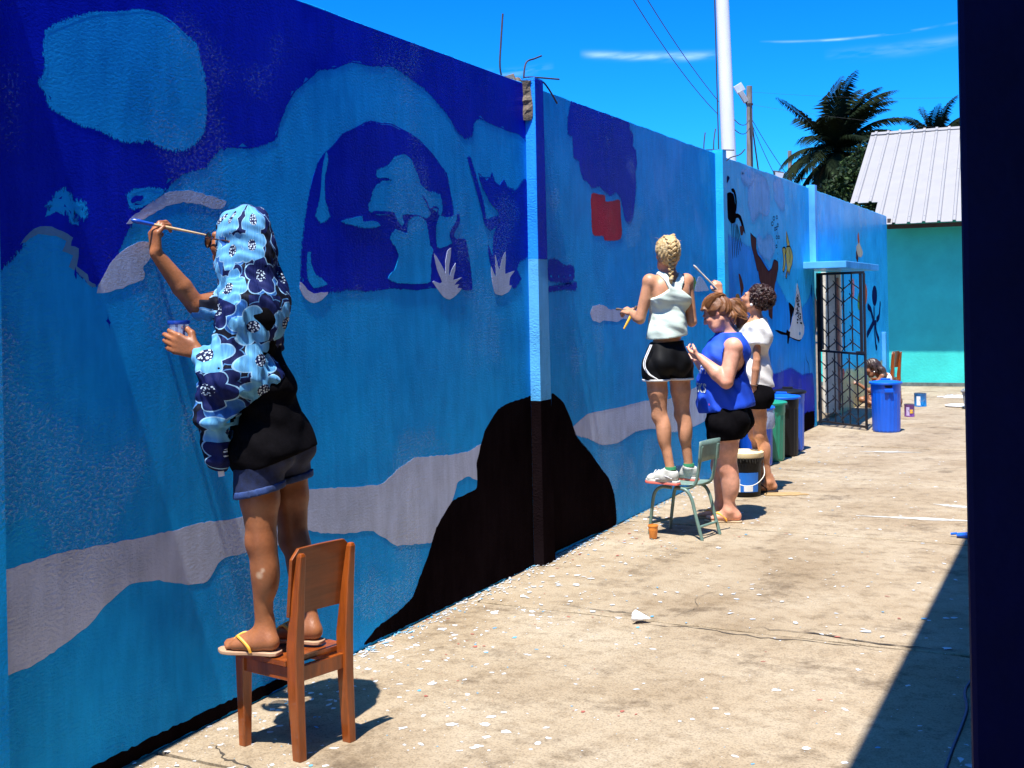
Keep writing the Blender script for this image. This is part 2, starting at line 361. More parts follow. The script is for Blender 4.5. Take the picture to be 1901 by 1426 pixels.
panels[3] = wall_block(PY[3]+.08, PY[4]+.03, 0, 'wall_panel', paint('sky', PAINT['sky']), 4)
D0, D1, DZ = 14.47, 16.12, 1.93
panels[5] = wall_block(PY[4]+.04, D0, 0, 'wall_panel', paint('sky', PAINT['sky']), 5)
panels[6] = wall_block(D0, D1, DZ, 'wall_panel', paint('sky', PAINT['sky']), 6)
panels[4] = wall_block(D1, 20.25, 0, 'wall_panel', paint('sky', PAINT['sky']), 8)
whitewash = mat('flaking_limewash', (.66, .60, .48), .85, .2, 9, bump=.003, bscale=40)
box('dark_backing', (-1.0, 13.9, 0), (-.9, 17.6, 2.6), mat('backing_dark', (.10, .12, .16), .9, .2, 4), mw)  # unseen backing, added to darken the doorway and hide the teal wall beyond
MB().box((-.125, D1+.004, .965), (.26, .06, 1.93)).build('door_jamb', whitewash, mw, bevel=.004)
MB().tube([(-.03, D1-.045, .05), (-.03, D1-.045, 1.85)], .018).build('drain_pipe', mat('stained_pipe', (.25, .12, .08), .7, .4, 20), mw, smooth=True)
# pilasters: painted in zones like the bays beside them, sunlight mixed into the blues of one
def pilaster(y, zones, w=.16, d=.066, wid_b=None):
    wb = wid_b or w
    zs = [z for z, _ in zones]
    for (z0, pm), z1 in zip(zones, zs[1:]+[HW+.03]):
        def ww(z): return wb+(w-wb)*z/HW
        m = MB(); m.loft([[(-.03, y, z0), (d, y+.001, z0), (d, y+ww(z0), z0), (-.03, y+ww(z0), z0)][::-1], [(-.03, y, z1-.0005), (d, y+.001, z1-.0005), (d, y+ww(z1), z1-.0005), (-.03, y+ww(z1), z1-.0005)][::-1]])
        m.build('pilaster', pm, mw)
pilaster(PY[1], [(0, paint('mid', PAINT['mid']))])
pilaster(PY[2], [(0, paint('black', PAINT['black'])), (1.0, paint('pale', PAINT['pale'])), (1.86, paint('deep_sunlit', (.02, .27, .90)))], .115, .066, .17)  # top zone: the deep blue paint brightened to its sunlit tone on the end face
MB().loft([[(.0672, PY[2]+.004, 1.86), (.0684, PY[2]+.004, 1.86), (.0684, PY[2]+.132, 1.86), (.0672, PY[2]+.132, 1.86)], [(.0672, PY[2]+.004, HW+.02), (.0684, PY[2]+.004, HW+.02), (.0684, PY[2]+.114, HW+.02), (.0672, PY[2]+.114, HW+.02)]]).build('painted_face', paint('deep', PAINT['deep']), mw)  # front plate keeps the deep blue itself, without the sunlit brightening
pilaster(PY[3], [(0, paint('sky', PAINT['sky']))], .12, .07)
pilaster(PY[4]-.02, [(2.015, paint('pale', PAINT['pale']))], .12, .075)
MB().box((.02, 19.58, .5), (.075, .10, 1.0)).build('pilaster', paint('pale', PAINT['pale']), mw, bevel=.004)
# broken mortar at the joint beside the first pilaster, then bent rebar on the column heads
m = MB(); rr = random.Random(3)
rings = []
for i in range(9):
    z = 2.70+.03*i; rings.append([(.004+.02*rr.random(), PY[2]-.035+.012*rr.random(), z), (.035+.02*rr.random(), PY[2]-.004, z), (-.05, PY[2]-.002, z+.01*rr.random()), (-.05, PY[2]-.05-.03*(i > 6)*rr.random(), z)])
m.loft(rings).build('broken_mortar', mat('crumbled_mortar', (.17, .13, .09), .95, .5, 60, bump=.004, bscale=90), mw)
m = MB(); m.loft([[(-.1+.1*rr.random(), PY[2]-.14+.03*i+.02*rr.random(), HW-.01), (.0, PY[2]-.14+.03*i, HW-.01), (-.02, PY[2]-.14+.03*i, HW+.01+.035*rr.random()), (-.1, PY[2]-.14+.03*i, HW+.012+.02*rr.random())] for i in range(5)]).build('broken_mortar', MT['crumbled_mortar'], mw)
steel = mat('rusty_rebar', (.035, .025, .03), .8, .4, 40)
def rebar(*pts): MB().tube(arc(pts, 5), .0055, 6).build('rebar', steel, mw, smooth=True)
rebar((-.06, 6.17, 2.90), (-.07, 6.14, 3.0), (-.07, 6.16, 3.16), (-.07, 6.19, 3.33))
rebar((-.02, 6.36, 2.88), (-.02, 6.36, 2.98), (-.02, 6.40, 3.07), (-.02, 6.52, 3.115), (-.02, 6.62, 3.15))
rebar((-.02, 6.36, 2.97), (.0, 6.45, 2.985), (.1, 6.62, 2.99))
rebar((.02, 6.47, 2.93), (.03, 6.52, 2.965), (.05, 6.58, 2.92), (.06, 6.67, 2.85))
rebar((-.08, 10.22, 2.92), (-.08, 10.24, 3.03), (-.08, 10.28, 3.12))
rebar((-.03, 10.36, 2.9), (-.03, 10.38, 3.05), (-.03, 10.44, 3.17))
rebar((-.08, 10.22, 2.955), (0, 10.36, 2.965), (.12, 10.52, 2.97))
rebar((.06, 10.43, 2.86), (.1, 10.48, 2.9), (.16, 10.56, 2.93), (.2, 10.6, 2.98))
# canopy slab over the gateway
canopy = MB(); canopy.box((.245, 15.02, 1.972), (.51, 2.32, .08)); canopy.build('canopy_slab', paint('pale', PAINT['pale']), mw, bevel=.005)
# ---- the mural: each painted shape is a film of paint on its bay -----------------------------------------------
def rag_poly(pts, amp, seed, closed=True):
    rr = random.Random(seed); p = [vec(q) for q in pts]; n = len(p); out = []
    for i in range(n if closed else n-1):
        a, b = p[i], p[(i+1) % n]; d = b-a; L = np.linalg.norm(d)
        if L < 1e-6: continue
        # round the corners a little: sample a smooth curve
        pm, pn = p[i-1] if closed or i else a, p[(i+2) % n] if closed or i+2 < n else b
        k = max(2, min(30, int(L/.022))) if amp > .0005 else max(2, min(6, int(L/.04)))
        nn = np.array((-d[1], d[0]))/L; m1 = (b-pm)*.35; m2 = (pn-a)*.35; m1 = m1*min(1, .45*L/max(np.linalg.norm(m1), 1e-6)); m2 = m2*min(1, .45*L/max(np.linalg.norm(m2), 1e-6))
        for s in range(k):
            t = s/k; h = (2*t**3-3*t**2+1)*a+(t**3-2*t**2+t)*m1+(-2*t**3+3*t**2)*b+(t**3-t**2)*m2
            j = rr.uniform(-1, 1)*amp
            if amp > .004 and rr.random() < .16: j += rr.choice((-1, 1))*amp*rr.uniform(.8, 2.4)
            out.append(h+nn*j)
    if not closed: out.append(p[-1])
    return out
from mathutils.geometry import tessellate_polygon
def brushed(colour):
    """the same paint worked out thin: bristle streaks cover the wall only partly"""
    key = 'brushed_paint_'+colour
    if key in MT: return MT[key]
    m = paint(colour, PAINT[colour]).copy(); m.name = key; t = m.node_tree; b = t.nodes['Principled BSDF']
    at = N(t, 'ShaderNodeAttribute', attribute_name='cover'); g = N(t, 'ShaderNodeNewGeometry'); mp = N(t, 'ShaderNodeMapping'); mp.inputs['Scale'].default_value = (1, 1.6, .7); t.links.new(g.outputs['Position'], mp.inputs[0])
    nz = N(t, 'ShaderNodeTexNoise'); nz.inputs['Scale'].default_value = 75; nz.inputs['Detail'].default_value = 4; nz.inputs['Roughness'].default_value = .7; t.links.new(mp.outputs[0], nz.inputs[0])
    a = N(t, 'ShaderNodeMath', operation='MULTIPLY_ADD'); t.links.new(nz.outputs[0], a.inputs[0]); a.inputs[1].default_value = 2.0; a.inputs[2].default_value = -1.35
    c = N(t, 'ShaderNodeMath', operation='ADD'); t.links.new(a.outputs[0], c.inputs[0]); t.links.new(at.outputs['Fac'], c.inputs[1])
    r = N(t, 'ShaderNodeMapRange'); r.inputs[1].default_value = .08; r.inputs[2].default_value = .26; t.links.new(c.outputs[0], r.inputs[0]); t.links.new(r.outputs[0], b.inputs['Alpha'])
    MT[key] = m; return m
def fringe(pts, x, colour, width, i, lo, hi, parent):
    e = rag_poly(pts, 0, i); n = len(e); ar = sum(e[k-1][0]*e[k][1]-e[k][0]*e[k-1][1] for k in range(n)); sg = 1 if ar > 0 else -1; rr = random.Random(i); m = MB(); w_ = width; cv = []
    rows = []
    for k in range(n):
        d = e[(k+1) % n]-e[k-1]; L = max(np.linalg.norm(d), 1e-6); nn = np.array((d[1], -d[0]))/L*sg; w_ = max(width*.4, min(width*1.8, w_+rr.gauss(0, width*.25)))
        for f in (-.25, .35, 1.0):
            q = e[k]+nn*w_*f; m.v.append((x, min(max(q[0], lo), hi), min(max(q[1], .003), HW-.006))); cv.append((1.0, .62, .0)[(-.25, .35, 1.0).index(f)])
    for k in range(n):
        a, b = 3*k, 3*((k+1) % n); m.f += [(a, b, b+1, a+1), (a+1, b+1, b+2, a+2)]
    o = m.build('brushed_edge', brushed(colour), parent); at = o.data.attributes.new('cover', 'FLOAT', 'POINT'); at.data.foreach_set('value', cv); return o
LAYER = {}
BAY = {1: (2.465, PY[2]-.002), 2: (PY[2]+.165, PY[3]-.002), 3: (PY[3]+.122, PY[4]+.2), 4: (PY[4]+.1, 19.61)}
def film(panel, name, colour, rag, w, pts, i):
    if w:
        c = rag_poly(pts, rag, i, False); L_, R_ = [], []
        for k, q in enumerate(c):
            d = c[min(k+1, len(c)-1)]-c[max(k-1, 0)]; d = d/max(np.linalg.norm(d), 1e-6); nn = np.array((-d[1], d[0])); ww = w/2*(1 if 0 < k < len(c)-1 else .55)
            L_.append(q+nn*ww); R_.append(q-nn*ww)
        strips = [(L_[k], L_[k+1], R_[k+1], R_[k]) for k in range(len(c)-1)]
    ys, zs = [q[0] for q in pts], [q[1] for q in pts]; bb = (min(ys)-w, max(ys)+w, min(zs)-w, max(zs)+w); L_all = LAYER.setdefault(panel, [])
    lay = 1+max([l for b, l in L_all if b[0] < bb[1] and bb[0] < b[1] and b[2] < bb[3] and bb[2] < b[3]], default=0); L_all.append((bb, lay)); x = .0002+lay*.00030
    lo, hi = BAY[panel]; cl_ = lambda q: (x, min(max(q[0], lo), hi), min(max(q[1], .003), HW-.006))
    m = MB()
    if w:
        for k, st in enumerate(strips):
            m.add([cl_(q) for q in st], [(0, 1, 2, 3)])
    else:
        poly = [cl_(q) for q in rag_poly(pts, rag, i)]; tris = tessellate_polygon([[Vector((p[1], p[2], 0)) for p in poly]])
        m.add(poly, tris)
        # a rim back to the wall gives the film its thickness
        n = len(poly); m.add([p for p in poly]+[(0, p[1], p[2]) for p in poly], [(k, (k+1) % n, n+(k+1) % n, n+k) for k in range(n)])
    o = m.build(name, paint(colour, PAINT[colour]), panels[panel])
    if rag >= .004 and not w and name != 'painted_base_stain': fringe(pts, x+.00015, colour, max(.010, rag*3), i, lo, hi, panels[panel])
    return o
MURAL = [
(1,'painted_night_sky','deep',0.006,0,'2472,1708 2472,2595 2472,2925 3980,2925 6338,2925 6338,2575 6307,2589 6230,2614 6079,2612 6007,2619 5830,2629 5728,2640 5660,2607 5641,2542 5559,2513 5466,2551 5376,2615 5258,2673 5144,2715 5034,2741 4848,2773 4622,2740 4480,2731 4343,2679 4235,2660 4213,2644 4149,2596 4046,2530 3965,2433 3934,2369 3914,2319 3847,2287 3738,2251 3566,2232 3499,2181 3466,2150 3340,2111 3220,2027 3119,1959 3070,1905 3049,1874 3007,1793 2966,1733 2914,1688 2864,1712 2834,1740 2842,1798 2812,1806 2807,1849 2748,1874 2690,1881 2645,1869 2605,1827 2588,1808'),
(1,'painted_moon','mid',0.005,0,'2722,2515 2812,2567 2924,2619 3042,2649 3152,2680 3237,2686 3310,2670 3370,2639 3431,2608 3445,2556 3468,2506 3474,2441 3471,2353 3462,2286 3421,2243 3358,2209 3283,2201 3225,2210 3175,2225 3140,2215 3057,2206 2965,2224 2934,2230 2853,2239 2781,2258 2734,2280 2712,2323 2690,2343 2713,2370 2720,2417 2715,2463'),
(1,'painted_cave','deep',0.006,0,'4068,1696 4083,1821 4109,1973 4146,2107 4205,2232 4270,2291 4311,2311 4359,2350 4396,2382 4469,2412 4545,2443 4635,2475 4727,2475 4808,2484 4891,2472 4990,2458 5077,2434 5151,2404 5242,2358 5303,2317 5350,2281 5372,2219 5394,2172 5417,2117 5415,2068 5482,2080 5472,2039 5428,1988 5411,1963 5451,1944 5544,1945 5575,1862 5606,1681 5491,1681 5185,1685 5019,1674 4835,1684 4646,1672 4420,1683 4255,1670 4154,1658 4099,1667'),
(1,'painted_gap','mid',0.004,0,'4270,2289 4274,2253 4249,2183 4241,2114 4245,2061 4278,2002 4220,1979 4187,1997 4211,2059 4225,2127 4232,2181 4245,2236'),
(1,'painted_tree','mid',0.004,0,'4914,2341 4957,2338 4999,2318 5016,2286 5048,2254 5069,2217 5105,2193 5165,2171 5274,2167 5292,2117 5281,2068 5235,2089 5201,2095 5169,2084 5176,2066 5137,2044 5070,2052 4975,2054 4896,2047 4909,2005 4894,1991 4853,2017 4833,2042 4765,2041 4685,2036 4639,2045 4607,2053 4603,2075 4624,2094 4636,2131 4663,2162 4703,2183 4744,2194 4809,2202 4805,2218 4758,2224 4685,2218 4679,2236 4719,2250 4773,2272 4801,2291 4843,2321'),
(1,'painted_tree','mid',0.004,0,'5236,2010 5269,2060 5325,2055 5390,2059 5448,2077 5435,2029 5367,1981 5366,1953 5393,1925 5287,1898 5240,1900 5229,1947'),
(1,'painted_branch','deep',0.001,0.012,'5093,2154 5140,2122 5169,2085 5209,2103 5255,2098 5230,2049 5212,1985 5225,1907'),
(1,'painted_branch','deep',0.001,0.016,'4633,2041 4820,2045 4846,2005 4908,1971 4938,2010 4989,2043 5077,2041 5136,2005 5157,1944 5193,1906'),
(1,'painted_branch','deep',0.001,0.014,'5473,2076 5447,2037 5387,1986 5382,1953 5409,1922'),
(1,'painted_gap','mid',0.004,0,'4831,1967 4943,1950 4959,2011 5033,2038 5121,2020 5142,1951 5155,1897 5185,1882 5159,1811 5156,1718 5035,1705 4836,1711 4754,1729 4810,1767 4846,1819 4861,1849 4828,1893 4788,1921'),
(1,'painted_gap','mid',0.004,0,'4370,1983 4455,2001 4543,2016 4548,1991 4657,1998 4696,1983 4566,1968 4455,1979'),
(1,'painted_gap','mid',0.004,0,'4115,1828 4132,1835 4136,1789 4167,1736 4256,1697 4155,1683 4117,1723'),
(1,'painted_shore','deep',0.005,0,'5708,2326 5761,2305 5853,2313 5873,2341 5899,2296 5974,2276 6024,2315 6061,2274 6180,2255 6286,2328 6332,2332 6312,1882 6203,1852 6160,1788 6219,1744 6135,1689 6076,1707 5868,1783 5833,1834 5809,1928 5862,1861 5876,1965 5926,2046 5840,2011 5777,2046 5736,2138 5661,2275 5588,2398 5614,2401 5688,2278 5755,2164 5787,2064 5861,2072 5937,2090 5955,2064 5948,2125 5847,2179 5759,2258'),
(1,'painted_boat','lilac',0.002,0,'4058,1706 4073,1699 4110,1673 4154,1657 4210,1660 4261,1662 4255,1650 4208,1626 4152,1612 4109,1624 4077,1650 4057,1676'),
(1,'painted_plant','lilac',0.001,0,'5200,1863 5245,1829 5299,1782 5317,1759 5319,1823 5342,1879 5380,1897 5373,1848 5355,1799 5353,1743 5379,1776 5426,1817 5420,1776 5397,1727 5494,1741 5442,1720 5409,1699 5462,1704 5441,1683 5491,1681 5431,1647 5357,1621 5293,1635 5239,1671 5179,1714 5194,1719 5256,1706 5280,1714 5228,1781'),
(1,'painted_plant','lilac',0.001,0,'5891,1875 5917,1836 5940,1789 5975,1847 6025,1896 6023,1830 6016,1768 6140,1788 6078,1747 6066,1702 6100,1698 6055,1663 5966,1642 5881,1654 5855,1706 5841,1809 5895,1745'),
(1,'painted_crest','slate',0.003,0,'2602,1817 2622,1842 2658,1869 2704,1880 2751,1873 2793,1858 2814,1846 2805,1816 2841,1809 2828,1748 2878,1723 2880,1701 2911,1689 2909,1678 2877,1688 2860,1710 2833,1727 2798,1746 2816,1787 2768,1800 2787,1832 2745,1846 2693,1852 2652,1844 2622,1826'),
(1,'painted_wave','lilac',0.003,0,'3057,1904 3101,1940 3139,1961 3177,1987 3230,2018 3296,2039 3392,2046 3477,2037 3591,2020 3556,1988 3490,1991 3419,2001 3349,2001 3282,1989 3235,1967 3189,1948 3125,1921'),
(1,'painted_wave','lilac',0.003,0,'2913,1660 2940,1711 2976,1760 3012,1792 3067,1825 3135,1846 3173,1838 3185,1806 3165,1778 3133,1754 3142,1731 3132,1708 3094,1694 3033,1678 2973,1664'),
(1,'painted_splash','mid',0.006,0,'2707,1915 2747,1932 2778,1921 2774,1942 2790,1941 2810,1910 2829,1892 2816,1924 2822,1937 2860,1922 2867,1957 2812,1957 2801,1978 2780,1994 2743,1970 2732,1952 2713,1945 2731,1944'),
(1,'painted_splash','mid',0.006,0,'3072,2002 3103,2023 3159,2036 3243,2033 3190,2002 3152,1980 3101,1968 3083,1967 3077,1984'),
(1,'painted_fleck','deep',0.001,0,'2963,1585 2965,1569 2976,1556 2969,1551 2970,1536 2964,1554 2954,1563 2962,1569'),
(1,'painted_fleck','deep',0.001,0,'2823,1748 2828,1727 2825,1705 2818,1722'),
(1,'painted_fleck','deep',0.004,0.02,'3083,1980 3108,1996 3140,2007'),
(1,'painted_river','lilac',0.003,0,'2472,772 2711,802 2943,792 3201,781 3431,779 3684,760 4041,809 4362,772 4674,743 4821,795 4974,828 5299,801 5536,791 5725,807 5653,621 5530,654 5409,642 5347,551 5259,481 5143,376 4958,398 4783,425 4689,477 4574,537 4398,557 4191,596 4074,629 3960,605 3680,616 3519,617 3440,550 3336,563 3170,615 3039,631 2937,589 2840,530 2703,487 2595,465 2472,474'),
(1,'painted_rock','black',0.003,0,'4493,18 4604,72 4796,101 4923,137 5004,226 5087,318 5173,440 5347,551 5527,566 5620,581 5625,715 5728,882 5897,988 6071,1016 6215,1023 6380,1019 6342,4 5958,7 5103,11'),
(1,'painted_base_stain','black',0.004,0,'2607,49 2847,53 3049,57 3294,61 3579,58 3799,53 3943,39 3942,9 3577,9 3040,4 2921,4'),
(2,'painted_night_sky','deep',0.009,0,'7032,2925 7519,2925 8080,2925 8107,2856 8169,2829 8158,2749 8227,2722 8239,2632 8203,2572 8206,2459 8174,2343 8137,2238 8087,2196 7993,2202 7952,2283 7910,2357 7822,2394 7688,2362 7575,2386 7492,2406 7354,2384 7276,2424 7224,2430 7174,2476 7152,2555 7064,2561 7060,2646 7046,2704 6984,2712 6983,2796 7016,2870'),
(2,'painted_red_block','red',0.004,0,'7351,2329 7488,2335 7592,2334 7598,2294 7743,2304 7878,2320 7887,2213 7905,2092 7879,2053 7729,2033 7576,2033 7558,2061 7446,2056 7360,2068 7350,2192'),
(2,'painted_smudge','deep',0.014,0,'6636,1854 6775,1852 6869,1830 7003,1817 7013,1773 6938,1742 6793,1741 6631,1749'),
(2,'painted_smudge','deep',0.006,0,'6628,1692 6791,1697 6887,1707 7061,1711 7047,1688 6886,1685 6627,1671'),
(2,'painted_cloud','lilac',0.003,0,'7287,1515 7332,1561 7456,1574 7581,1558 7631,1538 7897,1534 8006,1503 8032,1462 7893,1465 7784,1443 7653,1456 7550,1463 7449,1448 7328,1468'),
(2,'painted_leaf','green',0.003,0,'9477,1790 9628,1786 9682,1734 9678,1675 9582,1669 9511,1732'),
(2,'painted_fan','lilac',0.003,0,'9620,1669 9744,1793 9823,1788 10038,1681 9895,1669'),
(2,'painted_river','lilac',0.004,0,'6925,753 7200,832 7489,831 7906,824 8363,824 8866,795 9426,825 10049,840 10030,562 9556,515 8984,531 8534,600 8118,624 7785,583 7477,600 7192,681'),
(2,'painted_rock','black',0.004,0,'6633,1019 6714,992 6804,950 6928,823 7011,708 7234,574 7420,439 7565,343 7661,215 7681,8 7253,16 6677,21 6587,19'),
(3,'painted_deep_water','azure',0.02,0,'10471,2094 11415,2069 11833,2031 12157,1898 12497,1758 12974,1519 13496,1389 14079,1508 14280,1637 14280,1739 14280,4 13372,4 10360,4'),
(3,'painted_seabed','deep',0.012,0,'10387,846 11125,827 11846,762 12073,803 12418,758 12787,776 13173,764 13713,655 14094,669 14280,639 14280,4 13372,4 10360,4'),
(3,'painted_base_band','black',0.01,0,'10360,275 11486,228 13396,216 14280,194 14280,4 13372,4 10360,4'),
(3,'painted_squid','black',0.001,0,'10662,2573 10702,2597 10793,2610 10896,2597 10933,2556 10955,2500 10963,2420 11030,2420 11138,2408 11203,2360 11254,2303 11297,2234 11264,2244 11184,2292 11133,2341 11054,2378 10973,2369 10944,2331 10811,2310 10748,2328 10691,2354 10679,2446'),
(3,'painted_squid_fin','black',0.001,0,'10821,2639 10887,2655 10952,2638 10994,2590 11011,2525 10992,2458 10950,2415 10925,2447 10956,2507 10947,2572 10897,2612 10845,2619'),
(3,'painted_tentacle','black',0,0.017,'10813,2339 10827,1975'),
(3,'painted_tentacle','black',0,0.017,'10864,2327 10899,1988'),
(3,'painted_tentacle','black',0,0.017,'10917,2323 10968,1990'),
(3,'painted_tentacle','black',0,0.017,'10956,2317 11028,2017'),
(3,'painted_tentacle','black',0,0.017,'10982,2311 11099,2056'),
(3,'painted_tentacle','black',0,0.017,'10996,2320 11152,2105'),
(3,'painted_snail','brown',0.002,0,'11102,2296 11199,2308 11238,2273 11193,2218 11124,2219'),
(3,'painted_ray','brown',0.002,0,'11492,2254 11606,2221 11709,2202 11701,2101 11757,2041 11890,1998 12011,1946 12196,1877 12328,1912 12435,2003 12619,1983 12613,1908 12580,1872 12523,1797 12450,1723 12411,1642 12355,1561 12317,1367 12258,1376 12165,1418 12156,1514 12051,1595 11875,1737 11803,1798 11763,1876 11729,1878 11620,2014 11512,2133'),
(3,'painted_outline','navyink',0,0.012,'11492,2254 11606,2221 11709,2202 11701,2101 11757,2041 11890,1998 12011,1946 12196,1877 12328,1912 12435,2003 12619,1983 12613,1908 12580,1872 12523,1797'),
(3,'painted_outline','navyink',0,0.012,'12258,1376 12165,1418 12156,1514 12051,1595 11875,1737 11803,1798 11763,1876 11729,1878 11620,2014 11512,2133 11492,2254'),
(3,'painted_fish','yellow',0.001,0,'13020,2162 13093,2177 13203,2172 13292,2119 13332,2060 13280,1972 13182,1910 13121,1849 13071,1899 12991,1809 12956,1821 13036,1924 13006,2000 12987,2076'),
(3,'painted_outline','black',0,0.016,'13020,2162 13093,2177 13203,2172 13292,2119 13332,2060 13280,1972 13182,1910 13121,1849 13071,1899 12991,1809 12956,1821 13036,1924 13006,2000 12987,2076 13020,2162'),
(3,'painted_fish','yellow',0.001,0,'13034,2341 13118,2259 13179,2193 13074,2168 13026,2239'),
(3,'painted_outline','black',0,0.016,'13034,2341 13118,2259 13179,2193 13074,2168 13026,2239 13034,2341'),
(3,'painted_fish','yellow',0.001,0,'12822,2138 12912,2158 12982,2144 12979,2101 12940,2066 12970,1999 12929,1931 12872,1881 12820,1895 12863,1997 12852,2072'),
(3,'painted_outline','black',0,0.016,'12822,2138 12912,2158 12982,2144 12979,2101 12940,2066 12970,1999 12929,1931 12872,1881 12820,1895 12863,1997 12852,2072 12822,2138'),
(3,'painted_stripe','black',0,0.02,'13146,2149 13195,2073 13151,1986'),
(3,'painted_white_fish','white',0.001,0,'13533,1754 13605,1675 13674,1568 13725,1461 13772,1318 13847,1253 13819,1164 13674,1102 13555,1089 13327,1120 13106,1158 13074,1214 13171,1280 13273,1381 13378,1501 13466,1640'),
(3,'painted_fish_fin','black',0.001,0,'13082,1538 13337,1471 13236,1382 13134,1272 13126,1401'),
(3,'painted_fish_tail','black',0.001,0,'12429,1242 12547,1243 12928,1202 12967,1239 13056,1215 13128,1204 13106,1153 13555,1098 13674,1102 13593,1079 13288,1112 13086,1141 13026,1071 12973,1090 12979,1166 12681,1193'),
(3,'painted_outline','black',0,0.012,'13537,1798 13533,1754 13605,1675 13674,1568 13725,1461 13772,1318 13847,1253'),
(3,'painted_outline','black',0,0.012,'13533,1754 13466,1640 13378,1501 13273,1381'),
(3,'painted_eye','slate',0,0,'13563,1181 13622,1193 13660,1169 13619,1149 13561,1159'),
(3,'painted_speckle','black',0,0,'13496,1548 13486,1535 13458,1541 13468,1555 13487,1556'),
(3,'painted_speckle','black',0,0,'13544,1594 13519,1584 13487,1584 13481,1605 13522,1602'),
(3,'painted_speckle','black',0,0,'13597,1417 13584,1402 13555,1410 13565,1427 13590,1431'),
(3,'painted_speckle','black',0,0,'13562,1332 13543,1324 13516,1329 13528,1340 13546,1343'),
(3,'painted_speckle','black',0,0,'13524,1465 13508,1450 13482,1458 13474,1474 13515,1484'),
(3,'painted_speckle','black',0,0,'13517,1596 13498,1588 13481,1590 13484,1603 13504,1608'),
(3,'painted_speckle','black',0,0,'13689,1369 13681,1362 13655,1364 13658,1374 13680,1377'),
(3,'painted_speckle','black',0,0,'13547,1583 13528,1573 13493,1575 13504,1589 13539,1596'),
(3,'painted_speckle','black',0,0,'13491,1558 13482,1553 13464,1554 13459,1562 13486,1568'),
(3,'painted_speckle','black',0,0,'13649,1486 13635,1476 13615,1477 13608,1493 13637,1494'),
(3,'painted_speckle','black',0,0,'13519,1546 13497,1534 13477,1538 13481,1554 13503,1557'),
(3,'painted_speckle','black',0,0,'13547,1369 13541,1358 13521,1363 13517,1375 13543,1377'),
(3,'painted_speckle','black',0,0,'13614,1399 13590,1387 13564,1393 13577,1408 13593,1412'),
(3,'painted_speckle','black',0,0,'13435,1398 13421,1387 13403,1395 13395,1402 13424,1404'),
(3,'painted_speckle','black',0,0,'13657,1343 13634,1329 13607,1333 13601,1353 13639,1352'),
(3,'painted_speckle','black',0,0,'13571,1619 13547,1609 13519,1612 13531,1628 13553,1626'),
(3,'painted_speckle','black',0,0,'13530,1440 13515,1423 13492,1435 13485,1451 13518,1452'),
(3,'painted_speckle','black',0,0,'13653,1326 13635,1316 13616,1321 13621,1334 13635,1333'),
(3,'painted_speckle','black',0,0,'13531,1457 13504,1448 13479,1451 13478,1465 13506,1466'),
(3,'painted_speckle','black',0,0,'13525,1333 13498,1320 13469,1324 13468,1345 13497,1349'),
(3,'painted_speckle','black',0,0,'13587,1353 13578,1341 13558,1349 13560,1362 13579,1367'),
(3,'painted_speckle','black',0,0,'13572,1500 13555,1486 13536,1493 13535,1505 13554,1506'),
(3,'painted_speckle','black',0,0,'13693,1293 13664,1280 13636,1286 13630,1305 13674,1302'),
(3,'painted_speckle','black',0,0,'13612,1400 13590,1384 13563,1393 13556,1411 13593,1410'),
(3,'painted_speckle','black',0,0,'13596,1515 13565,1498 13536,1508 13543,1523 13569,1532'),
(3,'painted_speckle','black',0,0,'13532,1415 13505,1396 13467,1404 13476,1423 13508,1426'),
(3,'painted_speckle','black',0,0,'13628,1552 13600,1541 13561,1546 13565,1562 13605,1570'),
(3,'painted_speckle','black',0,0,'13551,1539 13544,1533 13528,1531 13527,1546 13548,1549'),
(3,'painted_speckle','black',0,0,'13694,1398 13671,1382 13636,1390 13645,1410 13672,1406'),
(3,'painted_speckle','black',0,0,'13597,1571 13587,1564 13564,1566 13570,1580 13584,1584'),
(3,'painted_speckle','black',0,0,'13532,1577 13506,1565 13470,1572 13470,1590 13510,1595'),
(3,'painted_speckle','black',0,0,'13527,1301 13497,1288 13462,1296 13468,1314 13504,1310'),
(3,'painted_speckle','black',0,0,'13502,1409 13483,1395 13451,1399 13443,1421 13486,1424'),
(3,'painted_speckle','black',0,0,'13599,1384 13570,1372 13546,1378 13546,1391 13573,1391'),
(3,'painted_speckle','black',0,0,'13683,1353 13676,1341 13652,1344 13643,1362 13672,1367'),
(3,'painted_speckle','black',0,0,'13549,1619 13540,1608 13520,1614 13518,1622 13540,1631'),
(3,'painted_speckle','black',0,0,'13671,1363 13655,1354 13635,1360 13626,1372 13655,1375'),
(3,'painted_speckle','black',0,0,'13583,1487 13567,1474 13546,1481 13543,1499 13568,1503'),
(3,'painted_speckle','black',0,0,'13591,1600 13587,1590 13558,1595 13569,1605 13587,1612'),
(3,'painted_speckle','black',0,0,'13524,1572 13512,1559 13479,1562 13492,1583 13514,1588'),
(3,'painted_speckle','black',0,0,'13568,1621 13559,1614 13532,1615 13541,1629 13559,1628'),
(3,'painted_speckle','black',0,0,'13742,1289 13717,1276 13681,1281 13692,1297 13713,1302'),
(3,'painted_speckle','black',0,0,'13571,1438 13554,1432 13532,1434 13532,1446 13552,1449'),
(3,'painted_speckle','black',0,0,'13547,1510 13518,1493 13495,1506 13497,1520 13524,1526'),
(3,'painted_speckle','black',0,0,'13458,1457 13438,1449 13418,1452 13419,1462 13439,1469'),
(3,'painted_speckle','black',0,0,'13526,1373 13519,1365 13491,1369 13501,1380 13519,1383'),
(3,'painted_bubble','navyink',0,0.012,'12513,2456 12499,2441 12468,2433 12439,2437 12427,2451 12441,2467 12472,2475 12502,2470 12513,2456'),
(3,'painted_bubble','navyink',0,0.012,'12642,2476 12631,2463 12605,2457 12580,2460 12571,2472 12582,2485 12608,2491 12633,2487 12642,2476'),
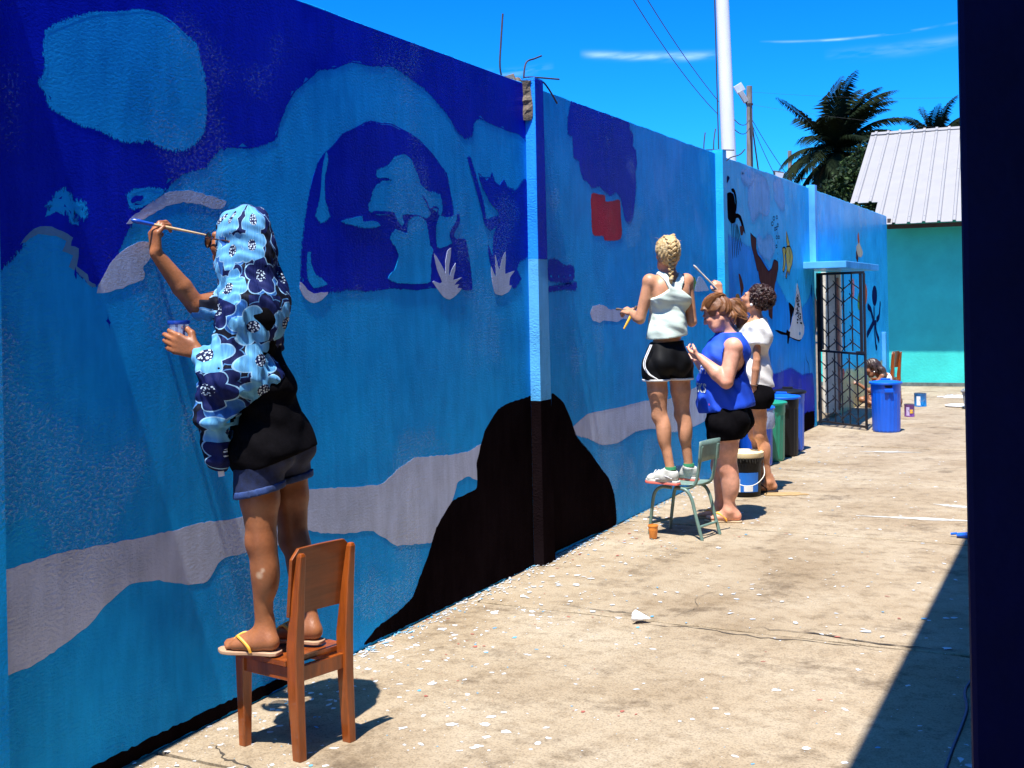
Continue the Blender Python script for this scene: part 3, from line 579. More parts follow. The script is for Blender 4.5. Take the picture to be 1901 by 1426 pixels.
(3,'painted_bubble','navyink',0,0.012,'12441,2395 12428,2380 12397,2372 12368,2376 12357,2391 12370,2406 12400,2414 12430,2409 12441,2395'),
(3,'painted_bubble','navyink',0,0.012,'12547,2343 12535,2330 12510,2324 12486,2328 12476,2340 12488,2352 12513,2358 12537,2355 12547,2343'),
(3,'painted_bubble','navyink',0,0.012,'12613,2354 12602,2343 12579,2337 12556,2340 12547,2351 12558,2363 12581,2369 12604,2365 12613,2354'),
(3,'painted_bubble','navyink',0,0.012,'12674,2391 12663,2379 12639,2373 12617,2376 12608,2387 12618,2399 12642,2405 12665,2401 12674,2391'),
(3,'painted_bubble','navyink',0,0.012,'12614,2255 12603,2243 12578,2237 12553,2241 12544,2252 12555,2265 12580,2271 12605,2267 12614,2255'),
(3,'painted_bubble','navyink',0,0.012,'12708,2259 12697,2248 12674,2242 12651,2246 12642,2257 12652,2268 12676,2274 12699,2270 12708,2259'),
(3,'painted_bubble','navyink',0,0.012,'12597,2156 12586,2144 12563,2139 12540,2143 12532,2153 12542,2165 12565,2170 12588,2167 12597,2156'),
(3,'painted_bubble','navyink',0,0.012,'12628,2314 12632,2285'),
(3,'painted_bubble','navyink',0,0.012,'12620,2214 12625,2186'),
(3,'painted_bubble','navyink',0,0.012,'12610,2090 12615,2061'),
(3,'painted_bubble','navyink',0,0.012,'12605,2028 12610,1999'),
(3,'painted_finger_sponge','brown',0.001,0,'11019,1835 11073,1832 11151,1770 11200,1696 11098,1614 11076,1688'),
(3,'painted_finger_sponge','ochre',0.001,0,'10882,1586 10925,1637 11019,1637 11069,1585 11034,1468 10913,1470'),
(3,'painted_small_fish','navyink',0.001,0,'10660,2722 10714,2762 10776,2743 10736,2714 10683,2685'),
(3,'painted_small_fish','navyink',0.001,0,'12147,2156 12213,2094 12163,2081 12117,2107'),
(3,'painted_seaweed','navyink',0,0.014,'11936,911 11898,1031 11894,968 11980,869 11972,775'),
(3,'painted_seaweed','navyink',0,0.014,'12114,1180 12156,1099 12195,977 12131,781'),
(3,'painted_seaweed','navyink',0,0.014,'13901,927 13934,844 14053,783 14084,654'),
(3,'painted_seaweed','navyink',0,0.014,'13806,869 13825,761 13817,671'),
(3,'painted_wash','wash',0.03,0,'11462,2632 11587,2756 11800,2821 12109,2832 12262,2732 12279,2532 12114,2474 11838,2520 11593,2443 11513,2537'),
(3,'painted_wash','wash',0.03,0,'12498,2816 12741,2877 12873,2771 12897,2638 12689,2657 12522,2686'),
(3,'painted_wash','wash',0.03,0,'11194,2820 11451,2874 11682,2849 11472,2777'),
(3,'painted_wash','wash',0.03,0,'11753,2188 11995,2151 12319,2211 12445,2134 12240,2031 11925,2054'),
(4,'painted_starfish','orange',0.01,0.13,'17522,2499 17615,2369'),
(4,'painted_starfish','cream',0.01,0,'17396,2310 17616,2381 17755,2322 17894,2248 17777,2193 17525,2192 17424,2247'),
(4,'painted_starfish','brown',0.01,0.12,'17350,2213 17480,2108'),
(4,'painted_octopus','navyink',0.002,0,'19139,1594 19106,1523 19031,1466 18929,1436 18822,1437 18729,1469 18669,1526 18654,1595 18685,1665 18758,1721 18858,1752 18966,1753 19061,1722 19123,1665'),
(4,'painted_tentacle','navyink',0,0.1,'18826,1433 18820,1170 19027,1165'),
(4,'painted_tentacle','navyink',0,0.1,'19032,1206 19288,1262 19443,1499'),
(4,'painted_tentacle','navyink',0,0.1,'18905,1168 19008,1003 19266,860'),
(4,'painted_tentacle','navyink',0,0.1,'18842,1150 18858,967 18946,781 19043,767'),
(4,'painted_tentacle','navyink',0,0.1,'18799,1191 18480,1099 18123,992'),
(4,'painted_tentacle','navyink',0,0.1,'18729,1213 18511,1377 18230,1440'),
(4,'painted_fish','orange',0.01,0,'18193,1616 18164,1546 18100,1495 18020,1477 17945,1496 17894,1548 17881,1617 17909,1687 17971,1738 18051,1757 18127,1738 18179,1687'),
(4,'painted_fish','green',0.02,0,'17749,1503 17720,1450 17653,1413 17566,1400 17483,1415 17426,1454 17409,1506 17437,1557 17502,1595 17589,1608 17672,1594 17731,1555'),
(4,'painted_fish','pink',0.01,0,'17152,1702 17132,1633 17094,1582 17046,1564 17003,1583 16976,1633 16971,1702 16990,1771 17028,1822 17075,1841 17119,1823 17147,1772'),
(4,'painted_fish','red',0.01,0,'16309,505 16292,462 16255,433 16208,424 16164,439 16134,473 16126,517 16142,560 16179,590 16226,599 16270,584 16301,550'),
(4,'painted_fish','slate',0.01,0,'16316,1497 16302,1462 16273,1436 16235,1427 16199,1437 16175,1463 16169,1498 16182,1534 16212,1559 16249,1568 16285,1559 16310,1533'),
(4,'painted_sand','sand',0.03,0,'16004,21 16226,423 16470,513 17002,470 17520,483 18287,416 18766,487 19259,479 19580,505 19580,370 19580,4 19200,4 17792,6 16755,5'),
]

for i, (pn, nm, cc, rag, w, s) in enumerate(MURAL):
    film(pn, nm, cc, rag, w, [tuple(int(v)/1000 for v in q.split(',')) for q in s.split()], i)
# ---- paint splashed on the slabs --------------------------------------------------------------------------------
def splashes(name, label, material, n, seed, sizes, spread, yr=(2.6, 14), z=.0042, cluster=None):
    rr = random.Random(seed); m = MB(); spots = []
    while len(spots) < n:
        if cluster and rr.random() < cluster and spots:
            c = rr.choice(spots[-60:]); x, y = c[0]+rr.gauss(0, .07), c[1]+rr.gauss(0, .07)
        else:
            x = min(rr.expovariate(1/spread), 9) if rr.random() < .55 else rr.uniform(.05, 2.9); y = yr[0]+(yr[1]-yr[0])*rr.random()**1.25
        if not (.01 < x < 2.9 and yr[0] < y < yr[1]) or min(abs(y-j) for j in JY) < .012: continue
        spots.append((x, y)); r = sizes[0]+(sizes[1]-sizes[0])*rr.random()**4
        k = rr.randint(6, 9); st = rr.uniform(.35, 1); a0 = rr.random()*6.28; ca, sa = math.cos(a0), math.sin(a0); vs = [(x, y, z)]
        for q in range(k):
            t = q*6.283/k; e = r*rr.uniform(.45, 1.3); u, v = e*math.cos(t), e*math.sin(t)*st; vs.append((min(max(x+u*ca-v*sa, .006), 2.92), y+u*sa+v*ca, z-.0005))
        m.add(vs, [(0, q+1, (q+1) % k+1) for q in range(k)])
    tag(m.build(name, material), label, 'paint splashes', kind='stuff')
p_white = mat('dried_white_paint', (.56, .59, .63), .6, .3, 20); p_blue = mat('dried_blue_paint', (.10, .34, .55), .5, .3, 20); p_red = mat('dried_red_paint', (.35, .10, .07), .6, .3, 20)
splashes('paint_splashes', 'white paint splashes dried all over the concrete yard', p_white, 2300, 1, (.0022, .021), .35, cluster=.3)
splashes('paint_splashes', 'pale blue paint drips dried on the concrete yard', p_blue, 420, 2, (.003, .017), .4, z=.0047)
splashes('paint_splashes', 'red paint drips dried on the concrete near the wall', p_red, 260, 3, (.003, .015), .3, yr=(4, 9), z=.0052, cluster=.5)
splashes('paint_splashes', 'larger white paint blots on the slabs nearest the wooden chair', p_white, 210, 11, (.005, .030), .8, yr=(2.7, 7.2), z=.0049, cluster=.45)
def smear(label, x1, y0, y1, n, seed, material, z=.0058):
    rr = random.Random(seed); m = MB()
    for i in range(n):
        y = rr.uniform(y0, y1); x = .008+abs(rr.gauss(0, x1)); L = rr.uniform(.004, .024)*(1.6 if rr.random() < .1 else 1); w = rr.uniform(.002, .006); a = rr.gauss(0, .5)
        k = 8; vs = []
        for q in range(k):
            t = q*6.283/k; u, v = w*math.cos(t)*rr.uniform(.6, 1.3), L*math.sin(t)*rr.uniform(.6, 1.3); vs.append((max(.005, x+u*math.cos(a)-v*math.sin(a)), y+u*math.sin(a)+v*math.cos(a), z))
        m.add(vs, [tuple(range(k))])
    tag(m.build('paint_smears', material), label, 'paint smears', kind='stuff')
smear('white paint smeared along the foot of the wall by the black rock', .055, 4.3, 7.3, 260, 4, p_white)
smear('blue paint smeared along the foot of the mural wall', .025, 4.3, 10, 200, 5, p_blue, .0064)
# a long pale brushed stripe and a patch on the far slabs
for a, b, w, nm in (((1.5, 8.62), (2.55, 8.72), .05, 'paint_stripe'), ((1.95, 9.3), (2.3, 9.22), .06, 'paint_stripe'), ((.9, 12.2), (1.5, 12.3), .05, 'paint_stripe')):
    m = MB(); rr = random.Random(w); k = 14; vs = []
    for q in range(k+1):
        t = q/k; c = vec(a)+(vec(b)-vec(a))*t; e = w*rr.uniform(.4, 1)*math.sin(math.pi*min(max(t, .06), .94)); vs += [(c[0], c[1]-e, .0044), (c[0], c[1]+e, .0044)]
    m.add(vs, [(2*q, 2*q+2, 2*q+3, 2*q+1) for q in range(k)]); m.build(nm, mat('thin_white_paint', (.5, .5, .48), .7, .3, 25), yard)
# ---- shaded porch on the right: navy posts, flat roof, back wall ---------------------------------------------------
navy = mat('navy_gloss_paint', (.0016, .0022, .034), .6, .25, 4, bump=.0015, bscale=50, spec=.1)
porch = thing('porch', 'dark navy painted porch with a near post on the right edge', 'porch', (2.87, 2.14, 0))
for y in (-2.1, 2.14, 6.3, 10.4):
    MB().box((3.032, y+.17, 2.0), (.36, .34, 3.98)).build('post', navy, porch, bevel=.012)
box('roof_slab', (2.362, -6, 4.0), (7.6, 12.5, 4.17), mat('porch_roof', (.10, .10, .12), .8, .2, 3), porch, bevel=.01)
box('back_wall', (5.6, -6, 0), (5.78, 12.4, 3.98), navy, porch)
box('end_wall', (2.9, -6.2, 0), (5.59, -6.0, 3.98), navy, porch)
tag(MB().tube(arc([(2.60, 3.4, .006), (2.588, 4.13, .006), (2.60, 4.7, .006), (2.58, 5.07, .006), (2.75, 5.8, .006), (3.3, 6.3, .006)], 6), .006, 6).build('cable', mat('blue_cable', (.04, .08, .16), .5), None, (2.6, 3.4, 0), smooth=True), 'thin dark blue cable lying on the shaded slab by the post', 'cable')
# ---- teal building ---------------------------------------------------------------------------------------------------
tb = thing('teal_building', 'low teal rendered building with a white corrugated roof', 'building', (-.14, 21.2, 0))
ca, sa = math.cos(R(3.5)), math.sin(R(3.5))
def TB(x, y, z): return (-.14+ca*x-sa*y, 21.2+sa*x+ca*y, z)
TX, TYd = (ca, sa, 0), (-sa, ca, 0)
teal = mat('teal_render', (.035, .54, .45), .8, .14, 1.6, bump=.003, bscale=30)
MB().box(TB(3.9, .1, 1.46), (10.2, .2, 2.92), (TX, TYd, (0, 0, 1))).build('front_wall', teal, tb)
MB().box(TB(.1, 3.2, 1.46), (.2, 5.95, 2.92), (TX, TYd, (0, 0, 1))).build('side_wall', teal, tb)
MB().box(TB(3.9, -.012, .03), (10.2, .03, .07), (TX, TYd, (0, 0, 1))).build('skirting', mat('dirty_skirting', (.12, .14, .12), .9, .4, 10), tb)
tin = mat('white_roof_sheet', (.275, .26, .245), .6, .05, 3, spec=.2)
pitch = R(24); EZ = 2.80; up_ = (-sa*math.cos(pitch), ca*math.cos(pitch), math.sin(pitch)); up_n = (sa*math.sin(pitch), -ca*math.sin(pitch), math.cos(pitch))
def roof_pt(x, s, h): return vec(TB(x, -.80, EZ))+vec(up_)*s+vec(up_n)*h
PRO = [(0, 0), (.078, 0), (.092, .028), (.128, .028), (.142, 0), (.24, 0)]
def sheet(x0, n, s0, s1, dz):
    pr = [(x0+k*.24+x, h) for k in range(n) for x, h in PRO[:-1]]+[(x0+n*.24, 0)]
    m = MB(); a = [roof_pt(x, s0, h+dz) for x, h in pr]; b = [roof_pt(x, s1, h+dz) for x, h in pr]; a2 = [roof_pt(x, s0, h+dz-.006) for x, h in pr]; b2 = [roof_pt(x, s1, h+dz-.006) for x, h in pr]
    m.loft([a+a2[::-1], b+b2[::-1]]); o = m.build('roof_sheet', tin, tb)
    sc = MB()
    for k in range(n):
        for s in (s0+.25, (s0+s1)/2, s1-.3): sc.lathe(roof_pt(x0+k*.24+.11, s, dz+.028), [(.012, 0), (.012, .006), (.004, .01)], 6, up_n)
    tag(sc.build('roof_screw', mat('grey_screw', (.25, .25, .25), .5), o), kind='stuff')
sheet(-.17-.48, 2, 1.15, 5.36, .0)
for k in range(12): sheet(-.17+k*.72, 3, 0, 5.36, .004+.003*(k % 2))
m = MB(); cp = []
for s, h in ((5.18, .036), (5.36, .046), (5.5, .036)): cp.append(s)
for k in range(34):
    x = -.65+.24*k+.11; m.box(roof_pt(x, 5.33, .043), (.05, .2, .03), (TX, up_, up_n))
tag(m.build('ridge_flute', tin, tb), kind='stuff')
m = MB(); m.box(roof_pt(3.66, 5.37, .02), (8.6, .16, .02), (TX, up_, up_n)); m.build('ridge_cap', tin, tb)
MB().box(TB(3.5, 4.9, 4.2), (8.4, .1, 1.1), (TX, TYd, (0, 0, 1))).build('rear_gable', teal, tb)
MB().box(TB(4.4, -.5, 2.77), (8.7, .05, .07), (TX, TYd, (0, 0, 1))).build('purlin', mat('dark_timber', (.06, .04, .03), .8, .3, 10), tb)
for k in range(7): MB().box(TB(.1+k*1.4, -.35, 2.86), (.05, .8, .08), (TX, TYd, (0, 0, 1))).build('rafter_end', MT['dark_timber'], tb)
# ---- gate ------------------------------------------------------------------------------------------------------------
iron = mat('black_iron', (.012, .011, .014), .5, .4, 20, bump=.0006, bscale=80)
gt = thing('metal_gate', 'black wrought iron gate standing open beside the blue bin', 'gate', (.035, 14.5, 0))
GA, GB = vec((.035, 14.5, 0)), vec((.655, 14.10, 0)); GD = nrm(GB-GA); GW = float(np.linalg.norm(GB-GA)); GN = np.cross(GD, (0, 0, 1))
def gp(u, z, o=0): return GA+GD*u*GW+vec((0, 0, z))+GN*o
def gbar(u0, z0, u1, z1, th, name='bar', o=0):
    a, b = gp(u0, z0, o), gp(u1, z1, o); d = b-a; L = float(np.linalg.norm(d)); d = d/L; s = nrm(np.cross(d, GN)); return MB().box((a+b)/2, (L, th, th), (d, s, GN)).build(name, iron, gt)
gbar(0, .03, 0, 1.89, .03, 'stile'); gbar(.075, .95, .075, 1.87, .028, 'stile'); gbar(1, .02, 1, 1.87, .022, 'stile'); gbar(.93, .94, .93, 1.86, .026, 'stile')
gbar(0, 1.875, 1.0, 1.875, .03, 'rail', .001); gbar(0, .93, 1, .905, .026, 'rail', .001); gbar(0, .06, 1, .045, .024, 'rail', .001)
MB().box((gp(0, .94, 0)+gp(.075, 1.87, 0))/2, (GW*.075, .006, .93), (GD, GN, (0, 0, 1))).build('cover_plate', iron, gt)
cols = [.22, .39, .56, .74]
for u in cols: gbar(u, .94, u, 1.86, .012)
for u in (.17, .34, .5, .66, .83): gbar(u, .06, u, .92, .012)
def zig(us, zs, low, dz):
    for z in zs:
        for k in range(len(us)-1):
            a = z-(dz if (k+low) % 2 else 0); b = z-(dz if (k+1+low) % 2 else 0); gbar(us[k], a, us[k+1], b, .010, 'chevron', .008)
        for k, u in enumerate(us[1:-1]):
            zz = z-(dz if (k+1+low) % 2 else 0); gbar(u-.035, zz-.03, u+.035, zz+.03, .008, 'twist', .012); gbar(u-.035, zz+.03, u+.035, zz-.03, .008, 'twist', .014)
zig([.075]+cols+[.93], (1.76, 1.60, 1.38, 1.22, 1.05), 0, .085); zig([0, .17, .34, .5, .66, .83, 1], (.82, .66, .5, .36, .2), 0, .085)
MB().box(gp(.93, .925, .02), (.12, .03, .03), (GD, (0, 0, 1), GN)).build('latch', iron, gt)
for z in (.25, 1.65): MB().tube([gp(-.02, z-.05), gp(-.02, z+.05)], .016).build('hinge', iron, gt, smooth=True)
# ---- poles, wires ----------------------------------------------------------------------------------------------------
wp = thing('utility_pole', 'thick white painted concrete pole rising behind the wall', 'pole', (-3.0, 21.55, 0))
MB().tube([(-2.97, 21.58, -.05), (-3.056, 21.544, 4.3), (-3.115, 21.514, 7.27), (-3.16, 21.49, 9.6)], [.155, .137, .122, .11], 20).build('shaft', mat('whitewashed_pole', (.74, .70, .67), .7, .1, 3, bump=.003, bscale=12, stretch=(1, 1, .2)), wp, smooth=True)
m = MB(); m.tube([(-3.20, 21.42, 2.5), (-3.235, 21.41, 7.3), (-3.27, 21.40, 9.5)], .012); m.build('conduit', steel, wp, smooth=True)
p2 = thing('lamp_post', 'slim grey concrete post with a floodlight behind the white pole', 'lamp post', (-8.76, 44.4, 0))
gc = mat('grey_concrete', (.22, .19, .16), .9, .35, 5, stretch=(1, 1, .3))
MB().tube([(-8.76, 44.4, -.05), (-8.714, 44.43, 6.9), (-8.683, 44.446, 9.83)], [.15, .125, .11], 14).build('shaft', gc, p2, smooth=True)
MB().tube([(-8.62, 44.33, 9.1), (-8.62, 44.33, 4)], .025).build('conduit', steel, p2)
MB().lathe((-8.688, 44.44, 9.12), [(.14, -.03), (.14, .03)], 14).build('band', steel, p2)
lm = mat('lamp_housing', (.3, .3, .31), .5, .2, 10); lg = mat('lamp_glass', (.5, .52, .55), .15)
LA = nrm((-.5, -.25, .95)); LS = nrm(np.cross(LA, (.45, -.9, 0)))
MB().box(vec((-8.90, 44.33, 9.42)), (.5, .2, .16), (LA, LS, np.cross(LA, LS))).build('lamp_head', lm, p2, bevel=.02)
MB().box(vec((-9.03, 44.27, 9.75)), (.34, .36, .08), (LA, LS, np.cross(LA, LS))).build('lamp_glass', lg, p2, bevel=.02)
MB().tube([(-8.69, 44.44, 9.1), (-8.80, 44.38, 9.15), (-8.84, 44.36, 9.3)], .03).build('bracket', steel, p2)
p3 = thing('floodlight_mast', 'short far post with a crossarm and two floodlights', 'lamp post', (-10.85, 60.14, 0))
MB().tube([(-10.85, 60.14, -.05), (-10.778, 60.17, 9.18)], [.12, .10], 10).build('shaft', gc, p3, smooth=True)
MB().tube([(-10.9, 60.1, 7.72), (-9.3, 60.9, 7.72)], .03).build('crossarm', steel, p3)
for c in ((-11.3, 59.9, 7.9), (-9.5, 60.8, 8.02)):
    f = MB().box(c, (.55, .2, .45), (nrm((.8, .4, -.15)), nrm((-.4, .8, .3)), (0, 0, 1))).build('floodlight', mat('dark_lamp', (.05, .05, .055), .5), p3, bevel=.02)
    MB().box(vec(c)+vec((.07, -.12, -.04)), (.46, .05, .36), (nrm((.8, .4, -.15)), nrm((-.4, .8, .3)), (0, 0, 1))).build('lens', lg, f)
blk = mat('black_wire', (.02, .02, .022), .6)
def wire(label, a, b, sag, r=.007):
    a, b = vec(a), vec(b); L = [a+(b-a)*t-vec((0, 0, 4*sag*t*(1-t))) for t in np.linspace(0, 1, 18)]
    tag(MB().tube([p for p in L], r, 5).build('overhead_wire', blk, None, tuple(a), smooth=True), label, 'wire')
wire('upper overhead wire sagging to the white pole', (-2.45, 12.2, 7.1), (-3.19, 21.40, 5.33), .22)
wire('lower overhead wire sagging to the white pole', (-2.55, 12.2, 7.0), (-3.2, 21.39, 5.08), .3)
wire('short upper wire from the white pole to the lamp post', (-3.1, 21.66, 5.2), (-8.70, 44.42, 8.52), .25, .012)
wire('short lower wire from the white pole to the lamp post', (-3.1, 21.66, 5.0), (-8.70, 44.42, 8.2), .25, .012)
wire('thick stay wire right of the lamp post', (-8.62, 44.5, 8.4), (-8.35, 44.6, 5.9), 0, .03)
wire('middle stay wire slanting down from the lamp post', (-8.6, 44.5, 8.3), (-7.7, 45.0, 6.0), .1, .013)
wire('outer stay wire slanting down from the lamp post', (-8.6, 44.5, 8.5), (-7.2, 45.2, 6.0), .1, .013)
wire('faint upper wire crossing the sky behind the palms', (-8.6, 44.5, 9.6), (8, 60, 11.2), .6, .0035)
wire('faint lower wire crossing the sky in front of the palm', (-8.6, 44.5, 9.1), (8, 52, 7.6), .5, .0035)
# ---- palms and trees --------------------------------------------------------------------------------------------------
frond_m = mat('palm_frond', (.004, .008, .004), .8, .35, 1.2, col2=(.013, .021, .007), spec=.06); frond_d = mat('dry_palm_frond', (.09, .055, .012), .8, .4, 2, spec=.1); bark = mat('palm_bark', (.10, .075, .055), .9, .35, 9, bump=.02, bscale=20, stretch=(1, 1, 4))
def palm(name, label, base, crown, L, n, seed, wind, scale=1):
    rr = random.Random(seed); t = thing(name, label, 'palm tree', base); base, crown = vec(base), vec(crown)
    MB().tube(arc([base, base+(crown-base)*.4+vec((.25, .1, 0)), crown], 8), [.19*scale-.06*scale*i/16 for i in range(17)], 10).build('trunk', bark, t, smooth=True)
    for k in range(n):
        az = k*2.399+rr.uniform(-.2, .2); el = 1.35-1.9*(k/n)+rr.uniform(-.1, .1); d = np.array((math.cos(az)*math.cos(el), math.sin(az)*math.cos(el), math.sin(el)))
        ln = L*rr.uniform(.8, 1.08); p = crown.copy(); rach = [p.copy()]; ns = 16
        for s in range(ns):
            d = nrm(d+np.array((0, 0, -.075-.05*(s/ns)))*(1.1-.5*abs(d[2]))+vec(wind)*.035*(1+s/ns)); p = p+d*ln/ns; rach.append(p.copy())
        m = MB(); m.tube(rach, [.03*scale*(1-.85*i/ns) for i in range(ns+1)], 4)
        for s in range(2, ns*3+1):
            q = s/(ns*3)*ns; i = min(int(q), ns-1); c = rach[i]+(rach[i+1]-rach[i])*(q-i); dd = nrm(rach[i+1]-rach[i]); side = nrm(np.cross(dd, (0, 0, 1))+1e-4); upv = np.cross(side, dd)
            ll = ln*.26*math.sin(math.pi*min(.97, .1+.85*q/ns))**.7*rr.uniform(.8, 1.1)
            for sg in (-1, 1):
                o = nrm(side*sg*.8+dd*.75+upv*.15+vec(wind)*.25+np.array((0, 0, -.25))); e1 = c+o*ll*.5; e2 = e1+nrm(o+np.array((0, 0, -.75))+vec(wind)*.2)*ll*.5; wv = dd*ll*.055
                m.add([c-wv*.6, c+wv*.6, e1+wv, e1-wv, e2], [(0, 1, 2, 3), (3, 2, 4)])
        m.build('frond', frond_d if k > n*.9 else frond_m, t)
    if scale > .9:
        for k in range(5):
            a = k*1.25; MB().lathe(crown+vec((.16*math.cos(a), .16*math.sin(a), -.28)), [(.02, -.13), (.085, -.06), (.095, .02), (.05, .11), (.01, .14)], 10).build('coconut', mat('green_coconut', (.12, .13, .03), .5, .3, 6), t, smooth=True)
    return t
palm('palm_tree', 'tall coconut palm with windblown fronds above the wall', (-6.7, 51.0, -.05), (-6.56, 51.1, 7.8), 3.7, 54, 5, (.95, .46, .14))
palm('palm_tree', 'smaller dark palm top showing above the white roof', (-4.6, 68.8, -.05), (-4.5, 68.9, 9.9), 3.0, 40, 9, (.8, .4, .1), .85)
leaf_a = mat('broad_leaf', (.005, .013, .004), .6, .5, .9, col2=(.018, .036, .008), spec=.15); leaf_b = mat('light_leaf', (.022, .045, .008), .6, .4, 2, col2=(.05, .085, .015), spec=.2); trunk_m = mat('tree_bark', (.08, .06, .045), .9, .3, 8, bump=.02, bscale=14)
def tree(name, label, base, clumps, nleaf, seed, lsize=.16, lm2=None):
    rr = random.Random(seed); t = thing(name, label, 'tree', base); base = vec(base); cs = [(vec(c), r) for c, r in clumps]; ctr = sum(c for c, _ in cs)/len(cs)
    m = MB(); fork = base+(ctr-base)*.45
    m.tube(arc([base, base+(fork-base)*.5+vec((.15, .05, 0)), fork], 5), [.2-.01*i for i in range(11)], 9)
    for c, r in cs: m.tube(arc([fork, (fork+c)/2+vec((rr.uniform(-.3, .3), rr.uniform(-.3, .3), .1)), c], 4), [.1-.01*i for i in range(9)], 6)
    m.build('trunk', trunk_m, t, smooth=True)
    for which, mt_ in ((0, leaf_a), (1, lm2 or leaf_b)):
        m = MB()
        for c, r in cs:
            for _ in range(int(nleaf*r*r*(.8 if not which else .2))):
                d = nrm((rr.gauss(0, 1), rr.gauss(0, 1), rr.gauss(0, 1))); q = c+d*r*(rr.random()**.35)*vec((1, 1, .8))*rr.uniform(.75, 1.12)
                a = nrm((rr.gauss(0, 1), rr.gauss(0, 1), rr.gauss(0, .5)-.3)); b = nrm(np.cross(a, (rr.gauss(0, 1), rr.gauss(0, 1), rr.gauss(0, 1)))); s = lsize*rr.uniform(.6, 1.3)
                m.add([q, q+a*s*.5+b*s*.28, q+a*s, q+a*s*.5-b*s*.28], [(0, 1, 2, 3)])
        m.build('crown', mt_, t)
tree('broadleaf_tree', 'dense dark green tree standing left of the white roof', (-4.0, 41.2, -.05), [((-3.95, 41.2, 5.7), 1.0), ((-4.55, 40.9, 5.15), .85), ((-3.45, 41.5, 6.45), .85), ((-2.8, 41.8, 6.6), .8), ((-5.0, 40.7, 4.75), .75), ((-4.1, 41.1, 4.8), 1.1), ((-3.2, 41.6, 5.2), 1.1), ((-5.4, 40.5, 4.5), .55), ((-2.6, 42.2, 5.6), 1.0)], 1700, 3)
tree('broadleaf_tree', 'yellowish green bush top just above the wall below the palm', (-5.9, 41.2, -.05), [((-5.6, 40.9, 4.9), .5), ((-5.9, 40.7, 4.4), .6), ((-5.3, 40.9, 4.4), .5)], 1300, 4, .18, mat('yellow_leaf', (.22, .17, .03), .5, .4, 2))
tree('broadleaf_tree', 'dark leafy tree behind the ridge of the white roof', (-3.0, 66, -.05), [((-3.6, 66, 9.2), .9), ((-2.6, 66.3, 9.6), 1.1), ((-1.6, 67, 9.6), 1.2), ((-5.2, 65.5, 9.0), .6), ((-.6, 67, 9.4), 1.2)], 700, 6, .22)
